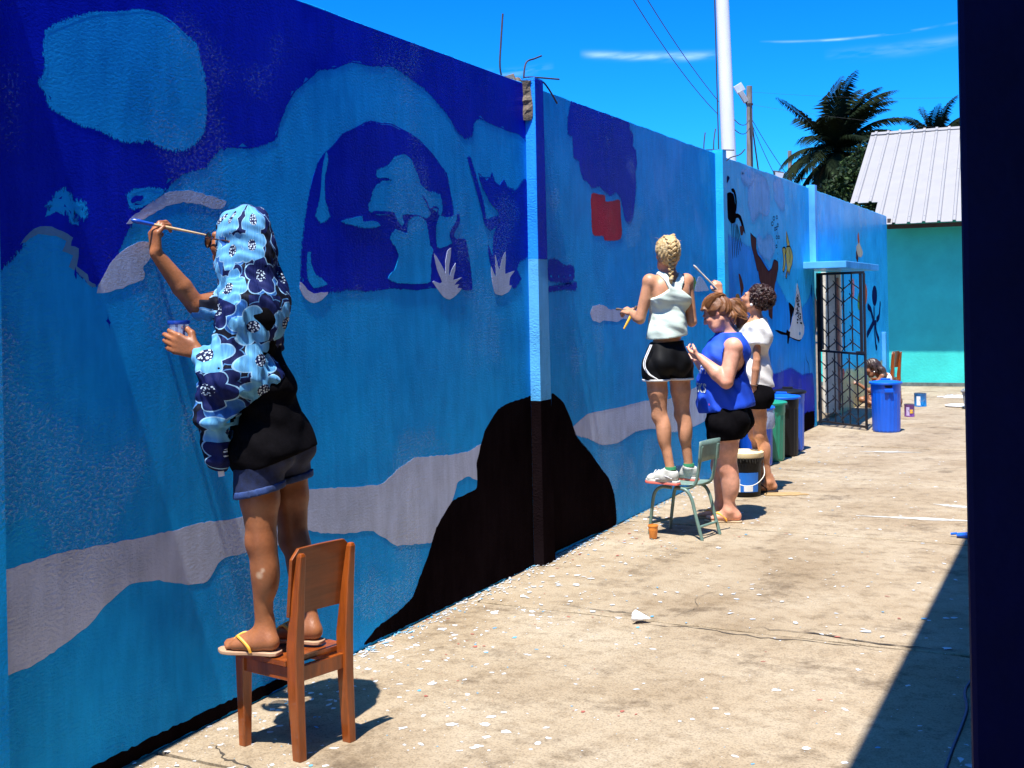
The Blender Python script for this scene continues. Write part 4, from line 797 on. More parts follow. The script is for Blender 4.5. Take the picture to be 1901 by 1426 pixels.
# ================================================================== OBJECTS
wood = mat('varnished_wood', (.25, .055, .007), .3, .45, 5, bump=.0008, bscale=30, stretch=(6, 6, .8), spec=.5, coat=.35)
wood2 = mat('varnished_ply', (.22, .052, .008), .35, .3, 4, bump=.0006, bscale=40, stretch=(1, .5, 7), coat=.25)
def wooden_chair(label, fl, fr, bl, br, hs=.352, hb=.735, group=None):
    """four foot points: front pair and rear pair"""
    fl, fr, bl, br = [vec((*p, 0)) for p in (fl, fr, bl, br)]; c = (fl+fr+bl+br)/4
    t = thing('wooden_chair', label, 'chair', tuple(c), group); wv = nrm(br-bl); dv = nrm((bl+br)/2-(fl+fr)/2); Z = vec((0, 0, 1))
    def post(p, secs, name):                                     # (z, half width, half depth, shift back)
        m = MB(); rings = []
        for z, a, b, s in secs:
            o = p+Z*z+dv*s; rings.append([o-wv*a-dv*b, o+wv*a-dv*b, o+wv*a+dv*b, o-wv*a+dv*b])
        m.loft(rings); return m.build(name, wood, t, bevel=.004)
    for p in (fl, fr): post(p, [(0, .016, .016, 0), (hs-.02, .021, .021, 0)], 'leg')
    for p in (bl, br): post(p, [(0, .016, .019, .012), (hs*.75, .019, .023, 0), (hs+.05, .019, .025, 0), (hb*.8, .016, .017, .02), (hb-.012, .012, .012, .038), (hb, .008, .008, .039)], 'rear_leg')
    def rail(a, b, z, h, th):
        a, b = a+Z*z, b+Z*z; d = nrm(b-a); L = float(np.linalg.norm(b-a)); MB().box((a+b)/2, (L-.03, th, h), (d, np.cross(Z, d), Z)).build('rail', wood, t, bevel=.003)
    rail(fl, fr, hs-.05, .05, .02); rail(bl, br, hs-.05, .055, .02); rail(fl, bl, hs-.05, .05, .02); rail(fr, br, hs-.05, .05, .02)
    # seat: slightly dished plank board
    q = [fl-dv*.035-wv*.028, fr-dv*.035+wv*.028, br+wv*.026-dv*.022, bl-wv*.026-dv*.022]; n = 8; top = []; bot = []
    for i in range(n+1):
        for j in range(n+1):
            u, v = i/n, j/n; p = q[0]*(1-u)*(1-v)+q[1]*u*(1-v)+q[2]*u*v+q[3]*(1-u)*v; dish = -.006*math.sin(math.pi*u)*math.sin(math.pi*v); top.append(p+Z*(hs+dish)); bot.append(p+Z*(hs-.018))
    m = MB(); k = n+1; m.add(top, [(i*k+j, (i+1)*k+j, (i+1)*k+j+1, i*k+j+1) for i in range(n) for j in range(n)])
    m.add(bot, [(i*k+j, i*k+j+1, (i+1)*k+j+1, (i+1)*k+j) for i in range(n) for j in range(n)])
    rim = [i*k for i in range(n+1)]+[n*k+j for j in range(1, n+1)]+[i*k+n for i in range(n-1, -1, -1)]+[j for j in range(n-1, 0, -1)]
    m.add([top[i] for i in rim]+[bot[i] for i in rim], [(i, (i+1) % len(rim), len(rim)+(i+1) % len(rim), len(rim)+i) for i in range(len(rim))]); m.build('seat', wood, t, bevel=.003)
    # backrest: curved ply board with rounded top corners, fixed to the front of the posts
    W_ = float(np.linalg.norm(br-bl))/2+.024; z0, z1 = hs+.155, hb+.012; out = []; r = .035
    out += [(-W_, z0), (W_, z0)]+[(W_-r+r*math.cos(a), z1-r+r*math.sin(a)) for a in np.linspace(0, math.pi/2, 6)]+[(-W_+r-r*math.sin(a), z1-r+r*math.cos(a)) for a in np.linspace(0, math.pi/2, 6)]
    m = MB(); o = (bl+br)/2; f = lambda x, z, d: o+wv*x+Z*z+dv*(-.026+.10*(z-hs-.05)+.0*x+d-.012*(1-(x/W_)**2)); nx = 9
    fr_, bk_ = [], []
    cols_ = np.linspace(-W_, W_, nx)
    def ztop(x): e = abs(x)-(W_-r); return z1 if e <= 0 else z1-r+math.sqrt(max(r*r-e*e, 0))
    for x in cols_:
        fr_ += [f(x, z0, 0), f(x, ztop(x), 0)]; bk_ += [f(x, z0, .014), f(x, ztop(x), .014)]
    V_ = fr_+bk_; n2 = len(fr_); fs = []
    for i in range(nx-1):
        a = 2*i; fs += [(a, a+1, a+3, a+2), (n2+a, n2+a+2, n2+a+3, n2+a+1), (a+1, n2+a+1, n2+a+3, a+3), (a, a+2, n2+a+2, n2+a)]
    fs += [(0, n2, n2+1, 1), (n2-2, n2-1, 2*n2-1, 2*n2-2)]; m.add(V_, fs); m.build('backrest', wood2, t, bevel=.002)
    return t
wooden_chair('varnished wooden school chair under the person in the floral scarf', (.262, 3.330), (.317, 3.553), (.524, 3.293), (.579, 3.516))
wooden_chair('brown wooden chair beside the seated person, partly behind the blue bin', (.10, 18.06), (.16, 18.30), (.37, 18.05), (.43, 18.30), .352, .74)
# green metal school chair
gm = mat('green_enamel', (.13, .21, .175), .45, .25, 12, bump=.0005, bscale=60); gs = mat('green_ply_seat', (.15, .23, .20), .5, .25, 9)
mc = thing('metal_chair', 'green tubular school chair under the blonde person in shorts', 'chair', (.555, 7.55, 0))
f1, f2, b1, b2 = [vec((*p, 0)) for p in ((.325, 7.485), (.40, 7.70), (.725, 7.395), (.775, 7.635))]; Zv = vec((0, 0, 1)); cd = nrm((b1+b2)/2-(f1+f2)/2); cw = nrm(b2-b1); tr = .0115; SH = .345
for f, b in ((f1, b1), (f2, b2)):
    MB().tube(arc([f, f+Zv*.16+cd*.022, f+Zv*.28+cd*.045, f+Zv*(SH-.018)+cd*.10, f+Zv*(SH-.014)+cd*.18], 6), tr, 10).build('front_leg', gm, mc, smooth=True)
    MB().tube(arc([b, b+Zv*.16-cd*.045, b+Zv*.27-cd*.075, b+Zv*(SH-.02)-cd*.12, b+Zv*(SH-.014)-cd*.20], 6), tr, 10).build('rear_leg', gm, mc, smooth=True)
    s = 1 if f is f2 else -1; e = b-cw*s*.012
    MB().tube(arc([e+Zv*(SH-.012)-cd*.20, e+Zv*(SH-.010)-cd*.12, e+Zv*(SH+.02)-cd*.055, e+Zv*(SH+.10)-cd*.028, e+Zv*(.62)+cd*.005], 6), tr, 10).build('back_post', gm, mc, smooth=True)
for a, b in ((f1, f2), (b1, b2)):
    k = .075 if a is f1 else .085; sh = cd*(.011 if a is f1 else -.022)
    MB().tube([a+Zv*k+sh, b+Zv*k+sh], .009, 8).build('stretcher', gm, mc, smooth=True)
m = MB(); n = 8; top = []
for i in range(n+1):
    for j in range(n+1):
        u, v = i/n, j/n; q = (f1+cd*.02-cw*.02)*(1-u)*(1-v)+(f2+cd*.02+cw*.02)*u*(1-v)+(b2-cd*.06)*u*v+(b1-cd*.06)*(1-u)*v; top.append(q+Zv*(SH+.008+.010*v*v-.008*math.sin(math.pi*u)*v))
k = n+1; m.add(top, [(i*k+j, (i+1)*k+j, (i+1)*k+j+1, i*k+j+1) for i in range(n) for j in range(n)])
so_ = m.build('seat', gs, mc, smooth=True); md = so_.modifiers.new('solid', 'SOLIDIFY'); md.thickness = .009; md.offset = 0
m = MB(); top = []
for i in range(9):
    for z in np.linspace(.515, .655, 5):
        u = i/8; top.append(b1*(1-u)+b2*u+cw*(u-.5)*.03+Zv*z+cd*(-.022+.10*(z-.5)+.012*(2*u-1)**2))
m.add(top, [(i*5+j, (i+1)*5+j, (i+1)*5+j+1, i*5+j+1) for i in range(8) for j in range(4)]); so_ = m.build('backrest', gs, mc, smooth=True); md = so_.modifiers.new('solid', 'SOLIDIFY'); md.thickness = .009; md.offset = 0
# ---- bins
def bin_(label, c, body, lid, h=.56, rb=.152, rt_=.178, wear=None, group='plastic waste bins along the wall', lidz=.0, bag=None, open_=False, hang=1.0):
    t = thing('waste_bin', label, 'bin', (*c, 0), group); c = (*c, 0)
    MB().lathe(c, [(rb*.92, 0), (rb, .012), (rb+.003, .03, .003), (rt_-.014, h-.13, .004), (rt_-.012, h-.115), (rt_-.008, h-.10), (rt_-.006, h-.012), (rt_+.006, h-.006), (rt_+.006, h), (rt_-.010, h), (rb-.012, .03)], 80, nr=20, cap=True).build('tub', body, t, smooth=True)
    for a in (math.atan2(-.84, .3), math.atan2(-.84, .3)+math.pi):
        d = vec((math.cos(a), math.sin(a), 0)); s = np.cross((0, 0, 1), d); p = vec(c)+d*(rt_-.002)+vec((0, 0, h-.075))
        MB().box(p, (.10, .03, .012), (s, d, (0, 0, 1))).box(p+d*.012+vec((0, 0, -.018)), (.10, .008, .036), (s, d, (0, 0, 1))).build('handle', body, t, bevel=.003)
        MB().box(p-d*.006+vec((0, 0, .028)), (.085, .012, .03), (s, d, (0, 0, 1))).build('hole_shade', mat('recess_shade', (.01, .01, .02), .9), t)  # near-black block: shade inside the grip opening put in as colour
    if lid:
        z = h+lidz; r = rt_+.012
        o = MB().lathe((c[0], c[1], z), [(r, -.022), (r+.002, -.004), (r-.006, .004), (r-.03, .008), (r-.045, .004), (r*.6, .014), (r*.3, .024), (0.002, .026)], 48).build('lid', lid, t, smooth=True)
        MB().box((c[0], c[1], z+.034), (.11, .03, .018)).build('knob', lid, o, bevel=.006)
    if bag: MB().lathe(c, [(rt_+.002, h-.20), (rt_+.006, h-.19, .003), (rt_+.009, h-.12, .003), (rt_+.009, h-.03), (rt_+.004, h-.012)], 60, nr=13, cap=False).build('bag_cuff', bag, t, smooth=True)
    return t
pb = mat('blue_plastic', (.004, .115, .70), .32, .1, 5, spec=.5); pg_ = mat('green_plastic', (.015, .26, .16), .35, .12, 5); pk = mat('black_plastic', (.006, .006, .008), .45, .2, 5, spec=.25); pd = mat('deep_blue_plastic', (.005, .085, .60), .35, .12, 5)
bagm = mat('clear_bag', (.55, .62, .75), .25, .2, 14, bump=.004, bscale=40, alpha=.55)
bin_('blue bin nearest the bucket with a pale bag cuff', (.165, 10.90), pd, pb, bag=bagm)
bin_('green plastic bin between the blue and black bins', (.19, 11.29), pg_, pg_, .575)
bin_('black plastic bin between the green and tall blue bins', (.235, 11.68), pk, pb, .60)
bin_('tall blue bin farthest along the wall row with a dark lid', (.20, 12.10), pb, pk, .62)
bin_('blue lidded plastic bin standing alone in front of the gate', (.885, 14.07), pb, pb, .585, .152, .175)
# ---- paint bucket by the white-shirted woman
bk = thing('paint_bucket', 'black paint pail with a cream lid and blue label', 'bucket', (.52, 9.22, 0)); C0 = (.52, 9.22, 0)
bl_ = mat('black_pail', (.005, .005, .006), .45, .2, 8, spec=.25)
MB().lathe(C0, [(.118, 0), (.125, .012), (.136, .29), (.142, .292), (.142, .302), (.138, .304), (.139, .33), (.145, .332), (.145, .342)], 40).build('pail', bl_, bk, smooth=True)
MB().lathe((C0[0], C0[1], .343), [(.150, -.028), (.153, -.022), (.153, .012), (.146, .016), (.140, .006), (.10, .004), (.002, .006)], 40).build('lid', mat('cream_lid', (.75, .60, .34), .5, .15, 9), bk, smooth=True)
m = MB(); rr = random.Random(2)
for k in range(40):
    a = k*6.283/40; m.add([(C0[0]+.1545*math.cos(a+e), C0[1]+.1545*math.sin(a+e), z) for e, z in ((0, .318), (.10, .318), (.09, .318-rr.uniform(.005, .05)), (.02, .318-rr.uniform(.005, .05)))], [(0, 1, 2, 3)])
m.build('paint_drips', mat('dark_drips', (.02, .018, .016), .5), bk)
def wrap(r0, r1, z0, z1, a0, a1, material, name, parent, c, n=12):
    m = MB(); vs = []
    for k in range(n+1):
        a = a0+(a1-a0)*k/n; vs += [(c[0]+r0*math.cos(a), c[1]+r0*math.sin(a), c[2]+z0), (c[0]+r1*math.cos(a), c[1]+r1*math.sin(a), c[2]+z1)]
    m.add(vs, [(2*k, 2*k+2, 2*k+3, 2*k+1) for k in range(n)]); return m.build(name, material, parent, smooth=True)
lab = mat('blue_label', (.01, .14, .55), .4, .1, 8); wht = mat('white_label', (.75, .76, .78), .5, .05, 9); facing = math.atan2(-.84, .35)
wrap(.1300, .1355, .045, .20, facing-1.0, facing+.75, lab, 'label', bk, C0)
wrap(.1311, .1350, .045, .15, facing-.75, facing-.42, wht, 'label_print', bk, C0, 4); wrap(.1309, .1340, .05, .10, facing-.2, facing+.35, wht, 'label_print', bk, C0, 5)
hp = [(C0[0]+.145*math.cos(facing+1.45), C0[1]+.145*math.sin(facing+1.45), .27)]
for a in np.linspace(1.45, -1.45, 9)[1:-1]: hp.append((C0[0]+.165*math.cos(facing+a), C0[1]+.165*math.sin(facing+a), .27-.17*math.cos(a*.98)))
hp.append((C0[0]+.145*math.cos(facing-1.45), C0[1]+.145*math.sin(facing-1.45), .27))
MB().tube(arc(hp, 4), .0035, 6).build('handle', mat('white_handle', (.7, .68, .6), .5), bk, smooth=True)
# ---- small things on the floor
oc = thing('paint_cup', 'small orange plastic cup by the green chair leg', 'cup', (.405, 7.335, 0)); c = (.405, 7.335, .004)
MB().lathe(c, [(.024, 0), (.026, .003), (.033, .080), (.036, .083), (.036, .088), (.033, .089), (.024, .006)], 28).build('body', mat('orange_plastic', (.80, .27, .04), .4, .12, 20), oc, smooth=True)
m = MB(); m.lathe(c, [(.0305, .052), (.0313, .054), (.0318, .060), (.0315, .062)], 28, cap=False); m.build('ring', MT['orange_plastic'], oc, smooth=True)
cu = MB(); rings = []
for i, (r, z) in enumerate(((.004, .0), (.022, .045), (.043, .10), (.045, .101), (.040, .098), (.018, .04))):
    rings.append([(1.03-z*.75+.05, 5.40+.005*math.sin(7*t)*(i > 1)-z*.18+r*math.cos(t)*1.0, .026+.02*(z*3)*.2+r*math.sin(t)*.62+z*.1) for t in (k*6.283/20 for k in range(20))])
cu.loft(rings); tag(cu.build('paper_cone', mat('white_paper', (.82, .82, .84), .7, .04, 12), None, (1.01, 5.4, .0), smooth=True), 'crushed white paper cone on the cracked slab joint', 'paper cup')
cb = MB(); rr = random.Random(8); poly = [(-.16, -.05), (-.02, -.07), (.05, -.05), (.07, -.07), (.13, -.045), (.20, -.05), (.19, -.01), (.14, .015), (.15, .05), (.05, .06), (-.06, .05), (-.15, .045)]
cb.prism(poly, (.80, 9.34, .006), (.9, .43, 0), (-.43, .9, .04), .005); tag(cb.build('cardboard_scrap', mat('brown_cardboard', (.36, .23, .10), .85, .2, 12), None, (.80, 9.34, .006)), 'torn brown cardboard beside the black flip flop', 'cardboard')
def can(name, label, c, r, h, body, top, print_m, cat='paint can'):
    t = thing(name, label, cat, (*c, 0)); c = (*c, 0)
    MB().lathe(c, [(r*.97, 0), (r, .004), (r, .012), (r*.985, .014), (r*.985, h-.014), (r, h-.012), (r, h)], 32).build('body', body, t, smooth=True)
    MB().lathe((c[0], c[1], h), [(r, 0), (r, .004), (r*.9, .004), (r*.88, -.006), (.002, -.006)], 32).build('lid', top, t, smooth=True)
    wrap(r*1.003, r*1.003, h*.12, h*.8, facing-.9, facing-.25, print_m, 'label_print', t, c, 6)
    MB().tube(arc([(c[0]+r*math.cos(facing+1.4), c[1]+r*math.sin(facing+1.4), h*.8), (c[0]+r*1.25*math.cos(facing), c[1]+r*1.25*math.sin(facing), h*.45), (c[0]+r*math.cos(facing-1.4), c[1]+r*math.sin(facing-1.4), h*.8)], 6), .002, 5).build('handle', mat('wire_handle', (.3, .3, .3), .4, metal=.8), t)
    return t
tinm = mat('can_metal', (.35, .35, .36), .35, .2, 10, metal=.8)
can('paint_can', 'blue paint can on the slab in front of the teal wall', (.85, 17.37), .085, .19, mat('blue_can', (.01, .17, .45), .35, .1, 8), tinm, wht)
pc = can('paint_can', 'purple paint can with a yellow sun on its label', (.90, 15.88), .064, .165, mat('purple_can', (.16, .05, .22), .4, .35, 14), tinm, mat('lilac_print', (.5, .4, .62), .5))
wrap(.0648, .0648, .05, .10, facing-.15, facing+.55, mat('yellow_print', (.85, .45, .03), .5), 'sun_print', pc, (.90, 15.88, 0), 6)
pl = MB().lathe((1.36, 17.45, .004), [(.16, 0), (.185, .010), (.19, .022), (.185, .024), (.17, .014), (.002, .012)], 40); tag(pl.build('bucket_lid', mat('white_lid', (.8, .8, .8), .4, .05, 8), None, (1.36, 17.45, 0), smooth=True), 'round white lid lying on the floor by the grey tub', 'lid')
gb = thing('grey_tub', 'grey square tub half hidden behind the navy post', 'tub', (1.60, 17.2, 0))
m = MB(); m.loft([[(1.60+s*sx, 17.2+s*sy, z) for sx, sy in ((-1, -1), (1, -1), (1, 1), (-1, 1))] for s, z in ((.13, 0), (.16, .24), (.175, .24), (.175, .27), (.16, .27), (.15, .24), (.12, .02))]); m.build('tub', mat('grey_plastic', (.22, .22, .23), .5, .1, 8), gb, bevel=.01)
MB().box((1.60, 17.2, .275), (.28, .28, .012)).build('lid', mat('pale_green_lid', (.3, .5, .42), .5), gb, bevel=.004)
sp = thing('paint_tray', 'blue plastic tray lying half behind the navy post', 'tray', (2.40, 8.10, 0))
m = MB(); m.loft([[(2.25, 8.06, .006), (2.58, 8.0, .006), (2.58, 8.2, .006), (2.25, 8.13, .006)], [(2.235, 8.05, .022), (2.6, 7.98, .06), (2.6, 8.22, .06), (2.235, 8.14, .022)]]); m.build('body', pb, sp, bevel=.005)
MB().tube([(2.24, 8.095, .026), (2.2, 8.09, .02)], .008).build('handle', pb, sp)
pr = thing('paint_rag', 'pale rag and stick on the floor before the teal wall', 'rag', (1.05, 18.9, 0))
m = MB(); rr = random.Random(12); n = 10; vs = [(1.0+.35*i/n+rr.uniform(-.01, .01), 18.9+.25*j/n, .006+.03*rr.random()*(0 < i < n)*(0 < j < n)) for i in range(n+1) for j in range(n+1)]
m.add(vs, [(i*(n+1)+j, (i+1)*(n+1)+j, (i+1)*(n+1)+j+1, i*(n+1)+j+1) for i in range(n) for j in range(n)]); m.build('cloth', mat('pale_rag', (.5, .6, .68), .9, .2, 12), pr, smooth=True)
MB().tube([(.9, 18.95, .012), (1.4, 19.05, .02)], .008).build('stick', wht, pr)
# ================================================================== PEOPLE
SKIN = {}
def skin(name, c): return mat(name, c, .45, .24, 14, bump=.0008, bscale=140, spec=.45, attr='tint')
def frame(f, u):
    f = nrm(f); l = nrm(np.cross(u, f)); u = np.cross(f, l); return f, l, u
def head(S, c, f, u, s=1, k=.012):
    f, l, u = frame(f, u); c = vec(c); q = lambda a, b, d: c+(f*a+l*b+u*d)*s
    S.ell(q(-.014, 0, .030), vec((.090, .073, .082))*s, (f, l, u), .02); S.ell(q(.030, 0, -.035), vec((.062, .057, .085))*s, (f, l, u), .02)
    S.cone(q(.045, -.02, -.095), q(.045, .02, -.095), .032*s, .032*s, .02); S.cone(q(.072, 0, -.106), q(.070, 0, -.104), .016*s, .016*s, .018)
    for b in (-1, 1):
        S.cone(q(-.01, b*.05, -.06), q(.04, b*.034, -.092), .022*s, .022*s, .025); S.ell(q(.060, b*.036, -.028), vec((.028, .026, .026))*s, (f, l, u), .02)
    S.cone(q(.080, -.034, .018), q(.080, .034, .018), .012*s, .012*s, .014)
    for b in (-1, 1): S.ell(q(.098, b*.033, -.004), vec((.016, .019, .012))*s, (f, l, u), .010, True); S.ell(q(.078, b*.033, -.006), vec((.0125, .014, .011))*s, (f, l, u), .004)
    S.cone(q(.088, 0, .008), q(.110, 0, -.030), .0085*s, .0115*s, .010); S.cone(q(.096, -.010, -.035), q(.096, .010, -.035), .0085*s, .0085*s, .008)
    S.cone(q(.089, -.016, -.060), q(.089, .016, -.060), .0075*s, .0075*s, .007); S.cone(q(.087, -.014, -.072), q(.087, .014, -.072), .0085*s, .0085*s, .007)
    for b in (-1, 1):
        e = nrm(f*.25+l*b); S.ell(q(-.010, b*.072, -.012), vec((.019, .008, .031))*s, (nrm(f-l*b*.5), nrm(l*b+f*.5), nrm(u-f*.15)), .008); S.ell(q(-.004, b*.081, -.010), vec((.010, .005, .018))*s, (f, l, u), .004, True)
    tint = [(q(.094, 0, -.066), .022*s, (1.0, .55, .55)), (q(.07, .045, -.03), .035*s, (1.05, .86, .84)), (q(.07, -.045, -.03), .035*s, (1.05, .86, .84)), (q(-.01, .08, -.012), .03*s, (1.05, .8, .78)), (q(-.01, -.08, -.012), .03*s, (1.05, .8, .78))]
    return q, (f, l, u), tint
def hand(S, w, d, pn, side, curl, s=1, spread=.006, thumb=.6):
    """wrist, pointing direction, palm normal, +1 when the thumb lies on cross(d, pn), curl per joint"""
    w = vec(w); d = nrm(d); pn = nrm(vec(pn)-d*np.dot(vec(pn), d)); ac = np.cross(d, pn)*side
    curls = curl if isinstance(curl, (list, tuple)) else [curl]*4
    for i in range(4):
        o = (1.5-i)*.0195*s; kn = w+d*(.088-.006*abs(i-1))*s+ac*o; S.cone(w+d*.012*s+ac*o*.62, kn, .0145*s, .0115*s, .010)
        dd = nrm(d+ac*(1.5-i)*spread*5); p = kn; a = 0; ln = (.92, 1.05, 1.0, .78)[i]*s
        for j, (L, r) in enumerate(((.043, .0098), (.027, .0088), (.021, .0078))):
            a += curls[i]*(.9 if j else .8); v = nrm(dd*math.cos(a)+pn*math.sin(a)); p2 = p+v*L*ln; S.cone(p, p2, r*s*(1.05 if not j else 1), r*s*.92, .004 if j else .007); p = p2
    t0 = w+d*.022*s+ac*.022*s; v1 = nrm(d*.55+ac*.75+pn*.35); t1 = t0+v1*.042*s; v2 = nrm(d*.8+ac*(.45-thumb*.5)+pn*(.3+thumb*.5)); t2 = t1+v2*.032*s; v3 = nrm(d*.8-ac*.2*thumb+pn*(.3+thumb*.6)); S.chain([t0, t1, t2, t2+v3*.024*s], [.0155*s, .0125*s, .0105*s, .0085*s], .007)
def foot(S, an, heel, toe, s=1, toes=True):
    an, heel, toe = vec(an), vec(heel), vec(toe); d = nrm(toe-heel); z = vec((0, 0, 1)); l = np.cross(z, d); L = float(np.linalg.norm(toe-heel))
    hc = heel+d*.03+z*.031; ball = heel+d*L*.70+z*.022; hc = heel+d*.030+z*.027; S.cone(an, hc+d*.012+z*.012, .031*s, .027*s, .012); S.cone(an-d*.016+z*.05, hc+z*.008, .020*s, .025*s, .02); S.cone(hc, heel+d*L*.45+z*.024, .0265*s, .025*s, .015)
    for o, w in ((.022, .7), (0, .72), (-.022, .66)): S.cone(heel+d*L*.35+z*.028+l*o*.6, heel+d*L*w+z*.019+l*o*1.1, .026*s, .0185*s, .02)
    S.cone(an+d*.01, heel+d*L*.6+z*.03, .034*s, .018*s, .03)
    return d, l, ball
def toes_(S, heel, toe, inner, s=1):
    heel, toe = vec(heel), vec(toe); d = nrm(toe-heel); z = vec((0, 0, 1)); l = np.cross(z, d)*inner; L = float(np.linalg.norm(toe-heel))
    for i in range(5):
        o = (.028-.0145*i)*s; r = (.0125, .0095, .009, .0085, .008)[i]*s; e = L*(1.0, .985, .95, .905, .86)[i]-r; S.chain([heel+d*(L*.70)+l*o*.95+z*.018, heel+d*(e*.9)+l*o+z*.017, heel+d*e+l*o+z*.012], [.013*s, r*1.02, r], .005)
def torso_axes(J):
    u = nrm(vec(J['neck'])-vec(J['pelvis'])); l = vec(J['shL'])-vec(J['shR']); l = nrm(l-u*np.dot(l, u)); return np.cross(l, u), l, u
def hip_axes(J, fwd=None):
    u = nrm(vec(J['waist'])-vec(J['pelvis'])); l = vec(J['hipL'])-vec(J['hipR']); l = nrm(l-u*np.dot(l, u)); return np.cross(l, u), l, u
def torso(S, J, w=1, infl=0, bust=1, k=.04, belly=0, hips=True, chest=True, dep=1):
    f, l, u = torso_axes(J); c = vec(J['chest']); i3 = vec((infl, infl, infl))
    if chest:
        S.ell(c+u*.02, vec((.098*w*dep, .142*w, .165))+i3, (f, l, u), k); S.cone(vec(J['shL'])-l*.02-u*.012, vec(J['shR'])+l*.02-u*.012, .050*w+infl, .050*w+infl, k); S.cone(vec(J['neck'])-u*.015, c+u*.06, .06*w+infl, .09*w+infl, k)
        for b in (-1, 1):
            if bust: S.ell(c+f*(.062*dep)*w+l*b*.070*w-u*.005, vec((.058, .064, .064))*w*bust+i3, (f, l, u), .035)
            S.ell(c-f*.052*w+l*b*.075*w+u*.045, vec((.055, .07, .10))*w+i3, (f, l, u), .04)      # shoulder blades
    S.ell(vec(J['waist']), vec((.088*w*dep, .118*w, .13))+i3, (f, l, u), k)
    if belly: S.ell(vec(J['waist'])+f*.05*w-u*.03, vec((.09, .12, .12))*belly+i3, (f, l, u), .06)
    if hips:
        f2, l2, u2 = hip_axes(J); p = vec(J['pelvis']); S.ell(p, vec((.108*w, .152*w, .115))+i3, (f2, l2, u2), k)
        for b in (-1, 1): S.ell(p-f2*.055*w+l2*b*.073*w-u2*.055, vec((.078, .082, .088))*w+i3, (f2, l2, u2), .035)
def leg(S, J, s, w=1, infl=0, calf=True, k=.016):
    h, kn, an = vec(J['hip'+s]), vec(J['kn'+s]), vec(J['an'+s]); f2, l2, u2 = hip_axes(J)
    S.cone(h, h+(kn-h)*.5, .086*w+infl, .074*w+infl, k); S.cone(h+(kn-h)*.5, kn, .074*w+infl, .053*w+infl, k)
    if calf:
        S.cone(kn, an, .048*w, .031*(.5+.5*w), .03); S.ell(kn+(an-kn)*.30-f2*.022*w, vec((.046, .048, .105))*w, (f2, l2, nrm(kn-an)), .035); S.ell(kn+f2*.018*w, vec((.036, .042, .048))*w, (f2, l2, u2), .03)
        for b in (-1, 1): S.ell(an+l2*b*.022+vec((0, 0, .0)), (.014, .012, .016), None, .014)
def arm(S, J, s, w=1, k=.008):
    a, e, r = vec(J['sh'+s]), vec(J['el'+s]), vec(J['wr'+s]); S.ell(a, (.052*w, .052*w, .055*w), None, .03); S.cone(a, e, .046*w, .036*w, k); S.cone(e, e+(r-e)*.35, .036*w, .038*w, k); S.cone(e+(r-e)*.35, r, .038*w, .0235*(.6+.4*w), k)
def sole(name, heel, toe, wd, th, z0, material, parent, grow=.006):
    heel, toe = vec((*heel[:2], 0)), vec((*toe[:2], 0)); d = nrm(toe-heel); l = np.cross((0, 0, 1), d); L = float(np.linalg.norm(toe-heel)); pr = [(-grow, .25), (.0, .55), (.08, .72), (.25, .70), (.45, .72), (.65, .92), (.80, 1.0), (.92, .84), (1.0, .45), (1.0+grow*2, .2)]
    lf = [heel+d*t*L+l*w*wd for t, w in pr]; rg = [heel+d*t*L-l*w*wd for t, w in pr][::-1]; o = lf+rg; z = vec((0, 0, 1))
    return MB().loft([[p+z*z0 for p in o][::-1], [p+z*(z0+th) for p in o][::-1]]).build(name, material, parent, smooth=True, bevel=.003)
def straps(heel, toe, z0, material, parent, inner):
    heel, toe = vec((*heel[:2], z0)), vec((*toe[:2], z0)); d = nrm(toe-heel); l = np.cross((0, 0, 1), d)*inner; L = float(np.linalg.norm(toe-heel)); z = vec((0, 0, 1)); t = heel+d*L*.82+l*.014+z*.012
    for b in (-1, 1): MB().tube(arc([t, t+z*.022-d*.012, heel+d*L*.62+l*b*.030+z*.050, heel+d*L*.44+l*b*.042+z*.022, heel+d*L*.40+l*b*.040], 5), [.0055]*21, 6).build('strap', material, parent, smooth=True)

def strands(parent, material, Q, c, rad, starts, ends, n, seed, r=.0011, lift=.003):
    """fine combed strands over a head of hair; directions are (front, left, up) on the hair ellipsoid"""
    rr = random.Random(seed); m = MB()
    for _ in range(n):
        a, e = vec(starts(rr)), vec(ends(rr)); j = vec((rr.gauss(0, .05), rr.gauss(0, .05), rr.gauss(0, .05))); up = lift*rr.random()**2+.0005; path = []
        for t in np.linspace(0, 1, 7):
            d = nrm(a*(1-t)+e*t+j*math.sin(math.pi*t)); o = d*(vec(rad)+up*(1+1.5*math.sin(math.pi*t))); path.append(Q(c[0]+o[0], c[1]+o[1], c[2]+o[2]))
        m.tube(path, [r*.6]+[r]*5+[r*.5], 3, False)
    return tag(m.build('hair_strands', material, parent, smooth=True), kind='stuff')
def bundle(parent, material, path, rads, n, seed, r=.0009):
    """loose strands following a lock of hair"""
    rr = random.Random(seed); c = arc(path, 4); q = np.interp(np.linspace(0, 1, len(c)), np.linspace(0, 1, len(rads)), rads); m = MB()
    for _ in range(n):
        o = nrm((rr.gauss(0, 1), rr.gauss(0, 1), rr.gauss(0, 1))); w1 = vec((rr.gauss(0, 1), rr.gauss(0, 1), rr.gauss(0, 1)))*.006; a0 = rr.randint(0, 3); e0 = rr.randint(max(a0+4, len(c)-8), len(c))
        m.tube([c[k]+o*q[k]*rr.uniform(.98, 1.1)+w1*math.sin(3*k/len(c)) for k in range(a0, e0)], r, 3, False)
    return tag(m.build('hair_strands', material, parent, smooth=True), kind='stuff')
